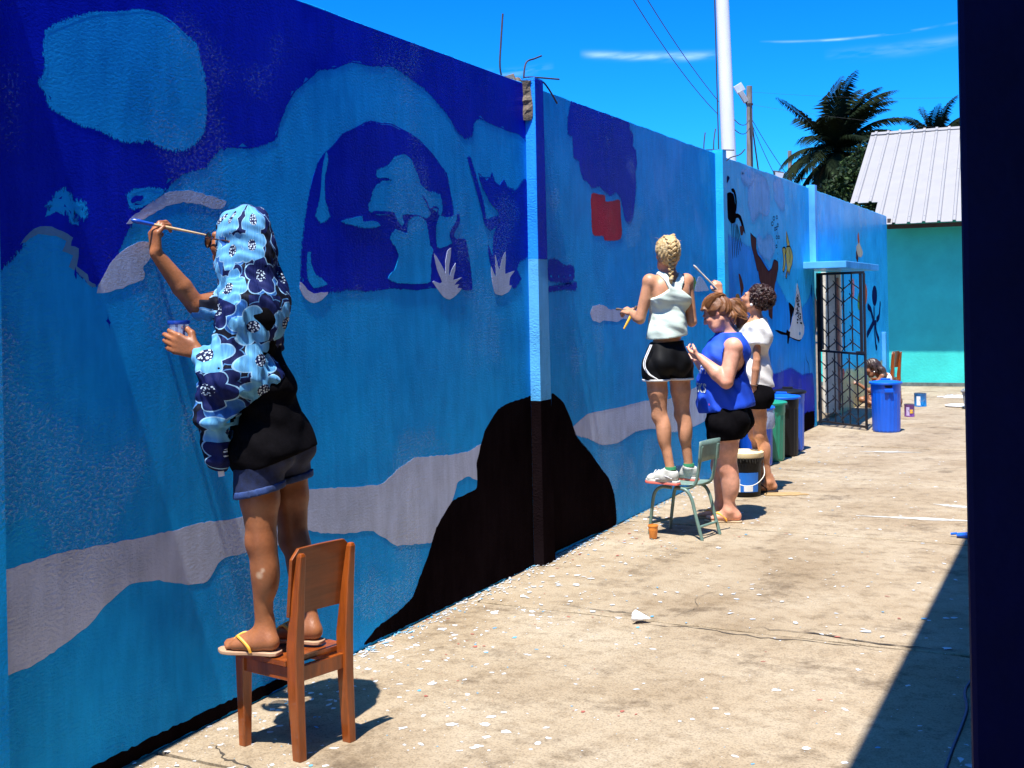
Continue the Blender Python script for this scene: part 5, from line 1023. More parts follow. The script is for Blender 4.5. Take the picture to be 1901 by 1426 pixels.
def curls(parent, material, pts, n, seed, rad=.008, r=.0013):
    rr = random.Random(seed); m = MB()
    for _ in range(n):
        p, out = pts(rr); t = nrm(np.cross(out, (rr.gauss(0, 1), rr.gauss(0, 1), rr.gauss(0, 1)))); b = np.cross(out, t); ph = rr.random()*6.28; R_ = rad*rr.uniform(.6, 1.3); h = rr.uniform(.012, .03)
        m.tube([p+t*h*(k/9-.5)+(out*math.cos(ph+k*1.15)+b*math.sin(ph+k*1.15))*R_ for k in range(10)], r, 3, False)
    return tag(m.build('curl_strands', material, parent, smooth=True), kind='stuff')
def brush(name, label, tip, end, tipm, handm, rh=.0045, paintlen=.2, cat='paintbrush', ferr=None):
    tip, end = vec(tip), vec(end); d = end-tip; t = thing(name, label, cat, tuple(tip))
    MB().tube([tip, tip+d*.03, tip+d*.10, tip+d*.16], [.002, .008, .0095, .007], 10).build('bristles', tipm, t, smooth=True)
    MB().tube([tip+d*.15, tip+d*.30], [.0078, .0062], 10).build('ferrule', ferr or tipm, t, smooth=True)
    MB().tube([tip+d*.29, tip+d*.45, tip+d*.8, end], [rh*1.2, rh*1.35, rh, rh*.7], 10).build('handle', handm, t, smooth=True)
    return t
# ---------------------------------------------------------------- woman in the floral scarf
JA = dict(head=(.262, 3.345, 1.842), neck=(.290, 3.358, 1.690), chest=(.305, 3.365, 1.535), waist=(.340, 3.385, 1.310), pelvis=(.350, 3.392, 1.125), shL=(.345, 3.255, 1.615), shR=(.185, 3.435, 1.640), elR=(.128, 3.262, 1.612), wrR=(.058, 3.140, 1.800),
          elL=(.318, 3.184, 1.345), wrL=(.216, 3.166, 1.449), hipL=(.358, 3.316, 1.055), hipR=(.354, 3.478, 1.055), knL=(.378, 3.300, .760), knR=(.376, 3.490, .735), anL=(.372, 3.314, .425), anR=(.430, 3.494, .420))
pa = thing('person', 'person in blue floral headscarf and black top painting on a wooden chair', 'person', (.37, 3.40, .354))
S = SDF(); torso(S, JA, .92); leg(S, JA, 'L', .93); leg(S, JA, 'R', .93); arm(S, JA, 'L', .95); arm(S, JA, 'R', .95)
HF = (-.96, -.10, .10); HA, (hf, hl, hu), tA = head(S, JA['head'], HF, (.06, 0, 1)); S.cone(JA['neck'], HA(-.01, 0, -.06), .050, .048, .03)
ZS = .370
hA, tA_ = (.438, 3.312, ZS), (.212, 3.268, ZS); hB, tB = (.500, 3.485, ZS), (.275, 3.455, ZS)
foot(S, JA['anL'], hA, tA_); foot(S, JA['anR'], hB, tB); toes_(S, hA, tA_, -1); toes_(S, hB, tB, 1)
hand(S, JA['wrR'], (-.10, .02, 1), (.35, .93, 0), 1, [.75, .85, .95, 1.0], .92, thumb=1.0)
hand(S, JA['wrL'], (-.85, -.45, .38), (-.447, .894, 0), -1, [.55, .55, .55, .6], .95, thumb=.5)
tA += [((.400, 3.258, .650), .016, (1.9, 3.6, 6.0)), ((.412, 3.262, .668), .010, (1.9, 3.6, 6.0)), ((.385, 3.256, .60), .007, (1.9, 3.6, 6.0)), (JA['knL'], .08, (.82, .72, .68)), (JA['elR'], .07, (.92, .8, .76))]
flesh('body', S, .0045, skin('tanned_skin', (.29, .105, .042)), pa, tint=tA)
# black top: loose hem
S = SDF(); torso(S, JA, .92, .018); S.cone((.330, 3.375, 1.30), (.345, 3.388, 1.10), .108, .124, .05); S.cone((.345, 3.335, 1.08), (.345, 3.448, 1.07), .114, .116, .05)
S.post += [folds(.004, [((1, .3, 2), 60, 1), ((0, 1, .6), 45, .8), ((1, -1, 1), 85, .5)], 2), below((.25, 3.30, .985), (.30, .15, -1)), below((.31, 3.36, 1.60), (0, 0, 1))]
flesh('black_top', S, .006, mat('black_jersey', (.004, .0035, .0045), .85, .3, 30, bump=.001, bscale=120, spec=.03), pa)
S = SDF(); torso(S, JA, .91, .010, chest=False); leg(S, JA, 'L', .98, .012, False); leg(S, JA, 'R', .98, .012, False)
S.post += [folds(.003, [((1, 1, 2), 70, 1), ((1, 0, .3), 50, .8)], 4), below((.25, 3.30, .915), (.19, .09, -1)), below((.25, 3.30, 1.015), (-.30, -.15, 1))]
flesh('denim_shorts', S, .006, mat('blue_denim', (.004, .011, .05), .8, .45, 40, bump=.001, bscale=220), pa)
S = SDF(); leg(S, JA, 'L', .99, .017, False); leg(S, JA, 'R', .99, .017, False); S.post += [below((.25, 3.30, .908), (.19, .09, -1)), below((.25, 3.30, .935), (-.19, -.09, 1))]
flesh('rolled_cuff', S, .006, mat('faded_denim', (.012, .035, .13), .8, .5, 30), pa)
# printed scarf: navy ground, pale petals with dotted hearts; coordinates wrap round the body
def floral():
    m = bpy.data.materials.new('floral_print'); m.use_nodes = True; t = m.node_tree; b = t.nodes['Principled BSDF']; b.inputs['Roughness'].default_value = .75; b.inputs['Specular IOR Level'].default_value = .2
    uvn = N(t, 'ShaderNodeUVMap'); uvn.uv_map = 'UVMap'
    def mm(op, *a):
        n = N(t, 'ShaderNodeMath', operation=op)
        for i, x in enumerate(a):
            if isinstance(x, (int, float)): n.inputs[i].default_value = x
            else: t.links.new(x, n.inputs[i])
        return n.outputs[0]
    def mix(f, a, c):
        n = N(t, 'ShaderNodeMix', data_type='RGBA'); t.links.new(f, n.inputs[0])
        for i, x in ((6, a), (7, c)):
            if isinstance(x, tuple): n.inputs[i].default_value = (*x, 1)
            else: t.links.new(x, n.inputs[i])
        return n.outputs[2]
    wn = N(t, 'ShaderNodeTexNoise'); wn.inputs['Scale'].default_value = 9; t.links.new(uvn.outputs[0], wn.inputs[0])
    wv = N(t, 'ShaderNodeVectorMath', operation='SCALE'); wv.inputs[3].default_value = .018; t.links.new(wn.outputs[1], wv.inputs[0])
    ad = N(t, 'ShaderNodeVectorMath', operation='ADD'); t.links.new(uvn.outputs[0], ad.inputs[0]); t.links.new(wv.outputs[0], ad.inputs[1])
    def flowers(scale, off, r0, pet):
        of = N(t, 'ShaderNodeVectorMath', operation='ADD'); of.inputs[1].default_value = (off, off*.7, 0); t.links.new(ad.outputs[0], of.inputs[0])
        vo = N(t, 'ShaderNodeTexVoronoi', voronoi_dimensions='2D'); vo.inputs['Scale'].default_value = scale; vo.inputs['Randomness'].default_value = .55; t.links.new(of.outputs[0], vo.inputs['Vector'])
        sc = N(t, 'ShaderNodeVectorMath', operation='SCALE'); sc.inputs[3].default_value = 1; t.links.new(of.outputs[0], sc.inputs[0])
        sb = N(t, 'ShaderNodeVectorMath', operation='SUBTRACT'); t.links.new(sc.outputs[0], sb.inputs[0]); t.links.new(vo.outputs['Position'], sb.inputs[1])
        sx = N(t, 'ShaderNodeSeparateXYZ'); t.links.new(sb.outputs[0], sx.inputs[0]); ang = mm('ARCTAN2', sx.outputs[1], sx.outputs[0]); r = mm('MULTIPLY', vo.outputs['Distance'], 1/scale)
        rc = N(t, 'ShaderNodeSeparateColor'); t.links.new(vo.outputs['Color'], rc.inputs[0])
        edge = mm('MULTIPLY', mm('ADD', .72, mm('MULTIPLY', mm('ABSOLUTE', mm('SINE', mm('ADD', mm('MULTIPLY', ang, pet/2), mm('MULTIPLY', rc.outputs[0], 6.28)))), .34)), r0)
        return r, edge, ang, rc
    r, e, ang, rc = flowers(7.8, 0, .070, 5); petal = mm('LESS_THAN', r, e); rim = mm('LESS_THAN', mm('ABSOLUTE', mm('SUBTRACT', r, e)), .0022)
    r2, e2, a2, rc2 = flowers(8.2, 3.37, .060, 5); petal2 = mm('LESS_THAN', r2, e2); rim2 = mm('LESS_THAN', mm('ABSOLUTE', mm('SUBTRACT', r2, e2)), .0020)
    st = N(t, 'ShaderNodeTexNoise'); st.inputs['Scale'].default_value = 70; st.inputs['Detail'].default_value = 3; mp = N(t, 'ShaderNodeMapping'); mp.inputs['Scale'].default_value = (1.6, .12, 1); t.links.new(uvn.outputs[0], mp.inputs[0]); t.links.new(mp.outputs[0], st.inputs[0])
    lightc = mix(st.outputs[0], (.04, .22, .50), (.17, .44, .66)); lightd = mix(st.outputs[0], (.010, .06, .28), (.03, .16, .45))
    ground = mix(mm('GREATER_THAN', rc2.outputs[1], .6), (.002, .003, .012), (.003, .009, .07))
    col = mix(petal2, ground, mix(mm('GREATER_THAN', rc2.outputs[0], .6), (.003, .008, .06), lightd)); col = mix(rim2, col, (.08, .22, .45))
    col = mix(petal, col, mix(mm('GREATER_THAN', rc.outputs[1], .6), lightc, (.003, .009, .075))); col = mix(rim, col, (.25, .45, .65))
    heart = mm('LESS_THAN', r, .022); col = mix(heart, col, (.006, .010, .05))
    dv = N(t, 'ShaderNodeTexVoronoi', voronoi_dimensions='2D'); dv.inputs['Scale'].default_value = 105; dv.inputs['Randomness'].default_value = .75; t.links.new(ad.outputs[0], dv.inputs['Vector']); dots = mm('MULTIPLY', heart, mm('LESS_THAN', dv.outputs['Distance'], .30)); col = mix(dots, col, (.50, .62, .74))
    t.links.new(col, b.inputs['Base Color'])
    bp = N(t, 'ShaderNodeBump'); bp.inputs['Distance'].default_value = .004; t.links.new(st.outputs[0], bp.inputs['Height']); t.links.new(bp.outputs[0], b.inputs['Normal'])
    return m
flo = floral(); Cx, Cy = .30, 3.36
def wrapuv(V):
    a = np.arctan2(V[:, 1]-Cy, V[:, 0]-Cx); a = (a-1.2) % (2*np.pi); return np.stack((a*.15, V[:, 2]), 1)
S = SDF(); S.ell(HA(-.026, 0, .014), (.112, .092, .120), (hf, hl, hu), .03); S.ell(HA(-.075, 0, -.05), (.076, .078, .09), (hf, hl, hu), .04)
S.cone(HA(-.03, .02, -.09), (.315, 3.345, 1.645), .086, .105, .04); S.cone(HA(-.085, 0, -.06), (.350, 3.372, 1.62), .064, .09, .04)
torso(S, JA, .98, .013, hips=False); S.cone(JA['shL'], JA['elL'], .064, .066, .04); S.cone(JA['elL'], vec(JA['wrL'])*.78+vec(JA['elL'])*.22, .062, .038, .04)
S.cone(JA['shR'], vec(JA['shR'])*.2+vec(JA['elR'])*.8, .072, .060, .03)
S.cone((.300, 3.20, 1.34), (.268, 3.185, 1.22), .072, .058, .05); S.cone((.268, 3.185, 1.22), (.262, 3.212, 1.06), .056, .040, .04); S.cone((.262, 3.212, 1.06), (.263, 3.215, 1.03), .040, .012, .03)
S.cone((.345, 3.26, 1.36), (.29, 3.22, 1.24), .09, .06, .06)
f2_ = folds(.0052, [((.5, -.9, .25), 70, .8), ((.2, -.6, .8), 56, .7), ((.9, .5, .3), 125, .7), ((-.3, .8, .7), 175, .5), ((.7, -.7, .1), 240, .4)], 9, .04)
def face_hole(P, d):
    x = (P-vec(JA['head'])); a, c = x@hf, x@hu; return np.maximum(d, np.minimum(a-.064+np.maximum(c-.045, 0)*-.35, .16-np.abs(c+.06)))
def hem(P, d):
    o, n = vec((.36, 3.40, 1.335)), nrm((.38, .55, -1.0)); b = (P-o)@n; tail = (P[:, 1] < 3.262) & (P[:, 0] < .335); return np.where(tail, d, np.maximum(d, b))
S.post += [f2_, face_hole, hem]
flesh('floral_scarf', S, .0048, flo, pa, uv=wrapuv)
# hair showing at the brow and under the scarf edge
S = SDF(); S.ell(HA(.024, 0, .040), (.057, .076, .064), (hf, hl, hu), .01); S.post += [below(HA(.056, 0, .045), nrm(hf-hu*.25)), folds(.0015, [((0, 1, .3), 420, 1), ((.3, .8, .5), 260, 1)], 5)]
S.post.append(lambda P, d: np.maximum(d, -((P-HA(0, 0, .035))@hu)))
hair_d = mat('dark_brown_hair', (.012, .006, .004), .7, .4, 25, stretch=(1, 1, 6), spec=.15); flesh('hair', S, .004, hair_d, pa)
# sunglasses
gl = MB(); dkl = mat('dark_lens', (.01, .008, .008), .08, .1, 5, spec=.8)
for b in (-1, 1):
    o = HA(.108, b*.033, -.004); MB().lathe(o, [(.027, -.003), (.030, 0), (.027, .004), (.002, .006)], 20, nrm(hf+hl*b*.25)).build('sunglass_lens', dkl, pa, smooth=True)
    MB().tube([HA(.100, b*.060, .004), HA(.03, b*.078, .002), HA(-.01, b*.080, 0), HA(-.03, b*.078, -.02)], .0028, 6).build('sunglass_temple', mat('tortoise_frame', (.05, .015, .01), .3), pa, smooth=True)
MB().tube([HA(.108, -.034, .012), HA(.112, 0, .010), HA(.108, .034, .012)], .003, 6).build('sunglass_bridge', MT['tortoise_frame'], pa)
tan = mat('tan_rubber', (.42, .25, .15), .7, .15, 20); ystr = mat('yellow_strap', (.85, .42, .05), .5)
for hq, tq, inn in ((hA, tA_, -1), (hB, tB, 1)):
    so1 = sole('sandal', hq, tq, .046, .014, .3575, tan, pa, .02); straps(hq, tq, .371, ystr, so1, inn)
MB().box((.2665, 3.222, 1.012), (.022, .004, .026), ((.9, .3, .2), (-.3, .9, 0), (-.2, 0, 1))).build('scarf_label', wht, pa)
brush('paintbrush', 'blue tipped brush held against the wall by the person in the scarf', (.008, 3.072, 1.918), (.182, 3.262, 1.866), mat('wet_blue_paint', (.01, .07, .42), .3), mat('pale_wood', (.55, .38, .2), .5, .15, 20), .0042, ferr=MT['wet_blue_paint'])
tc_ = thing('paint_cup', 'clear plastic cup of blue paint held by the person in the scarf', 'cup', (.130, 3.170, 1.462)); c = (.130, 3.170, 1.462)
clear = mat('clear_plastic', (.55, .66, .85), .15, .1, 9, alpha=.42)
MB().lathe(c, [(.026, 0), (.028, .004), (.036, .088), (.0385, .090), (.0385, .093), (.0355, .093), (.0265, .008)], 32).build('cup', clear, tc_, smooth=True)
MB().lathe(c, [(.0252, .006), (.0272, .030), (.002, .030)], 28).build('paint', MT['wet_blue_paint'], tc_, smooth=True)
MB().lathe(c, [(.0372, .082), (.0395, .088), (.0395, .096), (.036, .096)], 32, cap=False).build('painted_rim', mat('rim_blue', (.02, .09, .55), .3), tc_, smooth=True)
for a in (-2.2, -1.2, -.4): wrap(.0290, .0352, .02, .085, a, a+.28, MT['rim_blue'], 'paint_run', tc_, c, 3)
# ---------------------------------------------------------------- blonde woman on the green chair
JB = dict(head=(.494, 7.476, 1.915), neck=(.497, 7.482, 1.765), chest=(.486, 7.500, 1.595), waist=(.475, 7.495, 1.385), pelvis=(.469, 7.488, 1.220), shL=(.392, 7.398, 1.722), shR=(.588, 7.588, 1.722), elL=(.331, 7.361, 1.472), wrL=(.240, 7.450, 1.512), elR=(.612, 7.612, 1.445), wrR=(.500, 7.75, 1.53),
          hipL=(.416, 7.413, 1.140), hipR=(.530, 7.565, 1.138), knL=(.436, 7.423, .815), knR=(.540, 7.588, .812), anL=(.509, 7.412, .455), anR=(.575, 7.602, .455))
pb_ = thing('person', 'person with a blonde braid, pale tank top and black shorts on the green chair', 'person', (.49, 7.49, .355))
S = SDF(); torso(S, JB, .91, bust=.95); leg(S, JB, 'L', .90); leg(S, JB, 'R', .90); arm(S, JB, 'L', .98); arm(S, JB, 'R', .98)
QB, (bf, bl2, bu), tB_ = head(S, JB['head'], (-.55, .80, .06), (0, 0, 1), .98); S.cone(JB['neck'], QB(-.012, 0, -.06), .050, .047, .03)
hand(S, JB['wrL'], (-.75, .35, .25), (.1, .45, -.75), -1, [.75, .8, .85, .9], .9, thumb=.8); hand(S, JB['wrR'], (-.4, .7, .4), (-.7, -.3, 0), 1, .7, .9)
flesh('body', S, .0065, skin('warm_skin', (.52, .245, .135)), pb_, tint=tB_)
S = SDF(); torso(S, JB, .97, .010, bust=.95, hips=False); S.cone((.477, 7.495, 1.42), (.470, 7.489, 1.30), .128, .135, .05)
tf, tl, tu = torso_axes(JB)
def racer(P, d):
    x = P-vec(JB['chest']); a, b, c = x@tl, x@tu, x@tf; lim = np.where(c < .02, .046+np.maximum(.075-b, 0)*1.5+np.maximum(b-.075, 0)*.42, .085+np.maximum(.05-b, 0)*1.4)
    arm_cut = np.where(b > -.03, np.abs(a)-np.minimum(lim, .2), -1); neckc = b-(.118+np.abs(a)*1.15)
    return np.maximum(np.maximum(d, arm_cut*.8), neckc*.8)
S.post += [folds(.0026, [((.35, .45, .8), 52, 1), ((.6, -.5, .5), 75, .8), ((.1, .2, 1), 120, .35)], 3, .03), racer, below((.470, 7.49, 1.345), (.06, .10, -1))]
flesh('tank_top', S, .0065, mat('mint_jersey', (.62, .72, .63), .8, .05, 12, bump=.001, bscale=90), pb_)
S = SDF(); torso(S, JB, .93, .011, chest=False); leg(S, JB, 'L', 1.0, .013, False, .006); leg(S, JB, 'R', 1.0, .013, False, .006); up_cut = below((.47, 7.49, 1.315), (-.02, -.05, 1))
S.post += [folds(.003, [((.4, .2, 1), 60, 1), ((1, .2, .3), 70, .7)], 7), up_cut, below((.47, 7.49, 1.058), (.0, .0, -1))]
flesh('running_shorts', S, .0065, mat('black_nylon', (.004, .004, .005), .65, .3, 20, spec=.12), pb_)
S = SDF(); leg(S, JB, 'L', 1.005, .016, False, .005); leg(S, JB, 'R', 1.005, .016, False, .005); S.post += [below((.47, 7.49, 1.050), (0, 0, -1)), below((.47, 7.49, 1.066), (0, 0, 1))]
wtrim = mat('white_trim', (.75, .75, .76), .7, .05, 10); flesh('hem_trim', S, .0055, wtrim, pb_)
hf2, hl2, hu2 = hip_axes(JB)
for off in (0, .018):
    b = 1; o = vec(JB['hipL']); MB().tube(arc([vec(JB['pelvis'])+hl2*(.150)+hu2*.07-hf2*(.03+off), o+hl2*.116-hf2*(.030+off)+hu2*.03, o+hl2*.100-hf2*(.058+off)-hu2*.035, o+hl2*.05-hf2*(.100+off*.5)-hu2*.075], 5), .0035, 6).build('side_stripe', wtrim, pb_, smooth=True)
# braided hair
blonde = mat('blonde_hair', (.42, .25, .08), .38, .35, 22, col2=(.62, .43, .20), stretch=(1, 1, 3), bump=.003, bscale=120)
S = SDF(); S.ell(QB(-.020, 0, .030), (.100, .084, .090), (bf, bl2, bu), .02); S.ell(QB(-.045, 0, -.02), (.066, .070, .07), (bf, bl2, bu), .03)
S.post += [folds(.0022, [(bl2+bu*.4, 330, 1), (bl2*-1+bu*.5, 250, .8)], 6, .012), below(QB(.050, 0, .03), nrm(bf-bu*.35))]
flesh('hair', S, .0045, blonde, pb_)
strands(pb_, mat('pale_blonde_strand', (.55, .38, .16), .35, .3, 30, col2=(.75, .58, .32)), QB, (-.020, 0, .030), (.100, .084, .090), lambda q: (q.uniform(-.2, .55), q.choice((-1, 1))*q.uniform(.35, 1), q.uniform(-.5, 1)), lambda q: (-1, q.uniform(-.12, .12), q.uniform(-.9, .35)), 260, 3, .0010, .0012)
S = SDF()
BP = arc([QB(-.050, 0, .118), QB(-.095, 0, .090), QB(-.122, 0, .040), QB(-.120, 0, -.015), QB(-.102, 0, -.070), QB(-.096, 0, -.120), QB(-.098, 0, -.178)], 4)
for i in range(22):
    t = i/21; x = t*(len(BP)-1); q = min(int(x), len(BP)-2); ctr = BP[q]+(BP[q+1]-BP[q])*(x-q); along = nrm(BP[q]-BP[q+1]); outw = nrm(np.cross(bl2, along)); w = .046*(1-.66*t**.8); sgn = 1 if i % 2 else -1; side = nrm(bl2*sgn*.8+along*.62)
    S.ell(ctr+bl2*sgn*w*.42, (.009, w*.72, .0145*(1-.25*t)), (outw, side, nrm(np.cross(outw, side))), .002)
S.cone(QB(-.098, 0, -.175), QB(-.085, .004, -.235), .014, .006, .006); S.post += [folds(.0012, [(bl2+bu, 520, 1), (bu-bl2, 480, .8)], 8, .004)]
flesh('braid', S, .0035, blonde, pb_)
MB().lathe(QB(-.098, 0, -.178), [(.0165, -.004), (.0175, 0), (.0165, .004)], 12, bu).build('hair_tie', mat('clear_tie', (.6, .5, .35), .4), pb_, smooth=True)
rr = random.Random(4)
for i in range(26):
    a = rr.uniform(-1, 1); s0 = QB(-.03+rr.uniform(-.04, .05), a*.078, .03+rr.uniform(-.05, .075)); e = s0+(bl2*a*.9+bu*rr.uniform(-.2, .8)-bf*rr.random()*.5)*rr.uniform(.012, .028)
    MB().tube(arc([s0, (s0+e)/2+bu*.006, e], 3), .0008, 3).build('flyaway_hair', blonde, pb_)
def shoe(p, heel, toe, an, s=1, lk=1):
    heel, toe, an = vec(heel), vec(toe), vec(an); d = nrm(toe-heel); z = vec((0, 0, 1)); L = float(np.linalg.norm(toe-heel)); l = np.cross(z, d)
    up = mat('shoe_mesh', (.50, .50, .46), .7, .15, 60, bump=.001, bscale=200)
    S = SDF(); S.cone(heel+d*.035+z*.055, heel+d*L*.42+z*.048, .038, .038, .03); S.cone(heel+d*L*.42+z*.048, heel+d*L*.80+z*.034, .038, .030, .03); S.cone(heel+d*.035+z*.075, an-z*.004, .037, .042, .02); S.ell(heel+d*L*.82+z*.032, (L*.17, .042, .026), (d, l, z), .02); S.cone(heel+d*L*.35+z*.075, heel+d*L*.6+z*.055, .028, .024, .03)
    S.post += [below(heel+z*.022, -z), below(an+z*.004, nrm(z-d*.25))]
    o = flesh('running_shoe', S, .005, up, p)
    sole('shoe_sole', heel-d*.012, toe+d*.006, .045, .015, heel[2], mat('coral_sole', (.72, .16, .12), .6, .1, 10), o); sole('midsole', heel-d*.010, toe+d*.002, .043, .013, heel[2]+.015, mat('pale_foam', (.62, .60, .55), .6), o)
    for k in range(4):
        t = .40+.10*k; c = heel+d*L*t+z*(.098-.032*(t-.3)); MB().tube(arc([c-l*.026-z*.014, c+z*.004, c+l*.026-z*.014], 4), .003, 5).build('lace', wtrim, o)
    for b in (-1, 1): MB().tube(arc([heel+d*.02+l*b*.036+z*.045, heel+d*L*.3+l*b*.041+z*.06, heel+d*L*.45+l*b*.040+z*.04, heel+d*L*.62+l*b*.042+z*.035], 4), .004, 5).build('side_flash', mat('silver_flash', (.6, .6, .62), .4), o)
    MB().tube([an+z*.003, an+z*.022], [.040, .0365], 14).build('sock', mat('green_sock', (.03, .22, .10), .9), o)
shoe(pb_, (.560, 7.398, .357), (.328, 7.452, .357), JB['anL']); shoe(pb_, (.622, 7.612, .357), (.398, 7.690, .357), JB['anR'])
brush('paintbrush', 'thin dark brush held level by the blonde person', (.118, 7.462, 1.541), (.285, 7.468, 1.521), mat('brown_bristle', (.10, .06, .04), .7), mat('dark_handle', (.13, .08, .06), .5), .004)
brush('paintbrush', 'flat brush with a yellow handle hanging from the blonde person hand', (.275, 7.452, 1.56), (.205, 7.385, 1.405), mat('brown_bristle', (.10, .06, .04), .7), mat('yellow_handle', (.75, .40, .03), .45), .008)
# ---------------------------------------------------------------- person in the blue sleeveless shirt
JC = dict(head=(.648, 8.073, 1.500), neck=(.722, 8.125, 1.345), chest=(.705, 8.119, 1.165), waist=(.690, 8.114, .955), pelvis=(.700, 8.118, .775), shL=(.800, 7.985, 1.255), shR=(.700, 8.270, 1.265), elL=(.760, 7.905, 1.015), wrL=(.575, 7.905, 1.185), elR=(.560, 8.251, 1.02), wrR=(.500, 8.055, 1.165),
          hipL=(.705, 8.015, .70), hipR=(.690, 8.215, .69), knL=(.715, 8.045, .395), knR=(.625, 8.19, .385), anL=(.722, 8.056, .085), anR=(.615, 8.19, .085))
pc_ = thing('person', 'person with a red ponytail in a royal blue sleeveless shirt looking down', 'person', (.70, 8.1, .012))
S = SDF(); torso(S, JC, 1.18, bust=1.1, belly=1.05); leg(S, JC, 'L', 1.22); leg(S, JC, 'R', 1.22); arm(S, JC, 'L', 1.38); arm(S, JC, 'R', 1.38)
QC, (cf, cl2, cu), tC = head(S, JC['head'], (-.90, -.12, -.50), (-.50, -.05, .86), 1.0); S.ell(QC(.03, 0, -.085), (.05, .055, .045), (cf, cl2, cu), .03); S.cone(JC['neck'], QC(-.025, 0, -.055), .060, .054, .03)
hC, tC1 = (.800, 8.085, .016), (.552, 8.030, .016); hC2, tC2 = (.690, 8.205, .016), (.455, 8.150, .016)
foot(S, JC['anL'], hC, tC1, 1.1); foot(S, JC['anR'], hC2, tC2, 1.1); toes_(S, hC, tC1, -1, 1.05); toes_(S, hC2, tC2, 1, 1.05)
hand(S, JC['wrL'], (-.8, .3, .25), (0, .6, .6), -1, .6, .95); hand(S, JC['wrR'], (-.8, -.3, .2), (0, -.6, .6), 1, .6, .95)
tC += [(JC['elL'], .08, (1, .82, .78)), (JC['knL'], .09, (1, .82, .78)), (hC, .08, (1, .74, .68))]
flesh('body', S, .0065, skin('fair_skin', (.68, .33, .22)), pc_, tint=tC)
S = SDF(); torso(S, JC, 1.22, .022, bust=1.15, belly=1.1, hips=False); S.cone((.69, 8.114, .96), (.70, 8.118, .84), .178, .196, .06); S.cone((.66, 8.10, 1.02), (.655, 8.10, .90), .14, .15, .06)
S.cone(vec(JC['shL'])+vec((0, .035, .01)), JC['neck'], .068, .055, .03); S.cone(vec(JC['shR'])-vec((0, .035, -.01)), JC['neck'], .068, .055, .03)
cfx, clx, cux = torso_axes(JC)
def armhole(P, d):
    x = P-vec(JC['shL']); a = np.linalg.norm((x+vec((.005, 0, .085)))*vec((1.25, .55, .62)), axis=1)-.088; x2 = P-vec(JC['shR']); b = np.linalg.norm((x2+vec((.005, 0, .085)))*vec((1.25, .55, .62)), axis=1)-.088
    nk = np.linalg.norm((P-vec(JC['neck'])-vec((-.02, 0, .045))), axis=1)-.078
    return np.maximum(np.maximum(d, -a), np.maximum(-b, -nk))
S.post += [folds(.007, [((.6, .5, .6), 38, 1), ((.9, -.2, .5), 62, .6), ((.3, .9, .5), 80, .4)], 11, .03), armhole, below((.70, 8.11, .800), (.14, .0, -1)), below(vec(JC['neck'])+vec((0, 0, .01)), (0, 0, 1))]
royal = mat('royal_blue_jersey', (.004, .065, .62), .75, .12, 8, bump=.001, bscale=90); flesh('sleeveless_shirt', S, .007, royal, pc_); SC_shirt = S
S = SDF(); torso(S, JC, 1.2, .015, chest=False); leg(S, JC, 'L', 1.28, .022, False); leg(S, JC, 'R', 1.28, .022, False); S.post += [folds(.004, [((.4, .2, 1), 50, 1)], 7), below((.70, 8.11, .585), (.10, -.05, -1)), below((.70, 8.11, .95), (0, 0, 1))]
flesh('black_shorts', S, .008, MT['black_jersey'], pc_)
auburn = mat('auburn_hair', (.13, .045, .015), .38, .4, 22, col2=(.27, .11, .04), stretch=(1, 1, 3), bump=.003, bscale=110)
S = SDF(); S.ell(QC(-.020, 0, .032), (.104, .086, .092), (cf, cl2, cu), .02); S.ell(QC(-.055, 0, -.01), (.06, .07, .07), (cf, cl2, cu), .03)
for b in (-1, 1): S.cone(QC(.055, b*.062, .055), QC(.060, b*.070, .0), .020, .010, .02)
S.cone(QC(.075, -.03, .068), QC(.085, .045, .045), .016, .012, .02)
S.post += [folds(.0025, [(cl2+cu*.3, 280, 1), (cf*.5+cl2, 190, .7)], 6, .015)]
def hairline(P, d):
    x = P-vec(JC['head']); a, b, c = x@cf, np.abs(x@cl2), x@cu; return np.maximum(d, np.minimum(a-.045+.25*(c < .0)*0, .052-c+.35*(a-.06)))
S.post.append(hairline); flesh('hair', S, .0045, auburn, pc_)
strands(pc_, mat('copper_strand', (.24, .09, .03), .35, .35, 30, col2=(.42, .20, .08)), QC, (-.020, 0, .032), (.104, .086, .092), lambda q: (q.uniform(.3, .8), q.uniform(-1, 1), q.uniform(.1, .8)), lambda q: (-.85, q.uniform(-.15, .15), q.uniform(.35, .6)), 900, 5, .0008, .005)
tie0 = vec((.738, 8.122, 1.572))
S = SDF(); S.chain([QC(-.07, 0, .05), tie0, (.775, 8.140, 1.568), (.806, 8.155, 1.525), (.808, 8.158, 1.450), (.786, 8.15, 1.385)], [.032, .017, .027, .031, .027, .007], .02); S.chain([tie0, (.80, 8.12, 1.50), (.845, 8.13, 1.47)], [.016, .020, .004], .02); S.chain([(.79, 8.17, 1.53), (.825, 8.18, 1.44), (.82, 8.18, 1.40)], [.016, .016, .004], .02)
S.chain([QC(-.06, 0, -.04), QC(-.08, 0, -.085), QC(-.075, .01, -.125)], [.045, .035, .01], .02)
S.post += [folds(.0028, [(cl2, 230, 1), (cl2+cu*.25, 380, .7), (nrm(cl2*.8+cf*.3), 150, .6)], 3, .012)]; flesh('ponytail', S, .0045, auburn, pc_)
bundle(pc_, MT['copper_strand'], [tie0, (.775, 8.140, 1.568), (.806, 8.155, 1.525), (.808, 8.158, 1.450), (.786, 8.15, 1.375)], [.016, .030, .034, .030, .012], 420, 6); bundle(pc_, MT['copper_strand'], [tie0, (.80, 8.12, 1.50), (.86, 8.13, 1.46)], [.014, .024, .012], 120, 7)
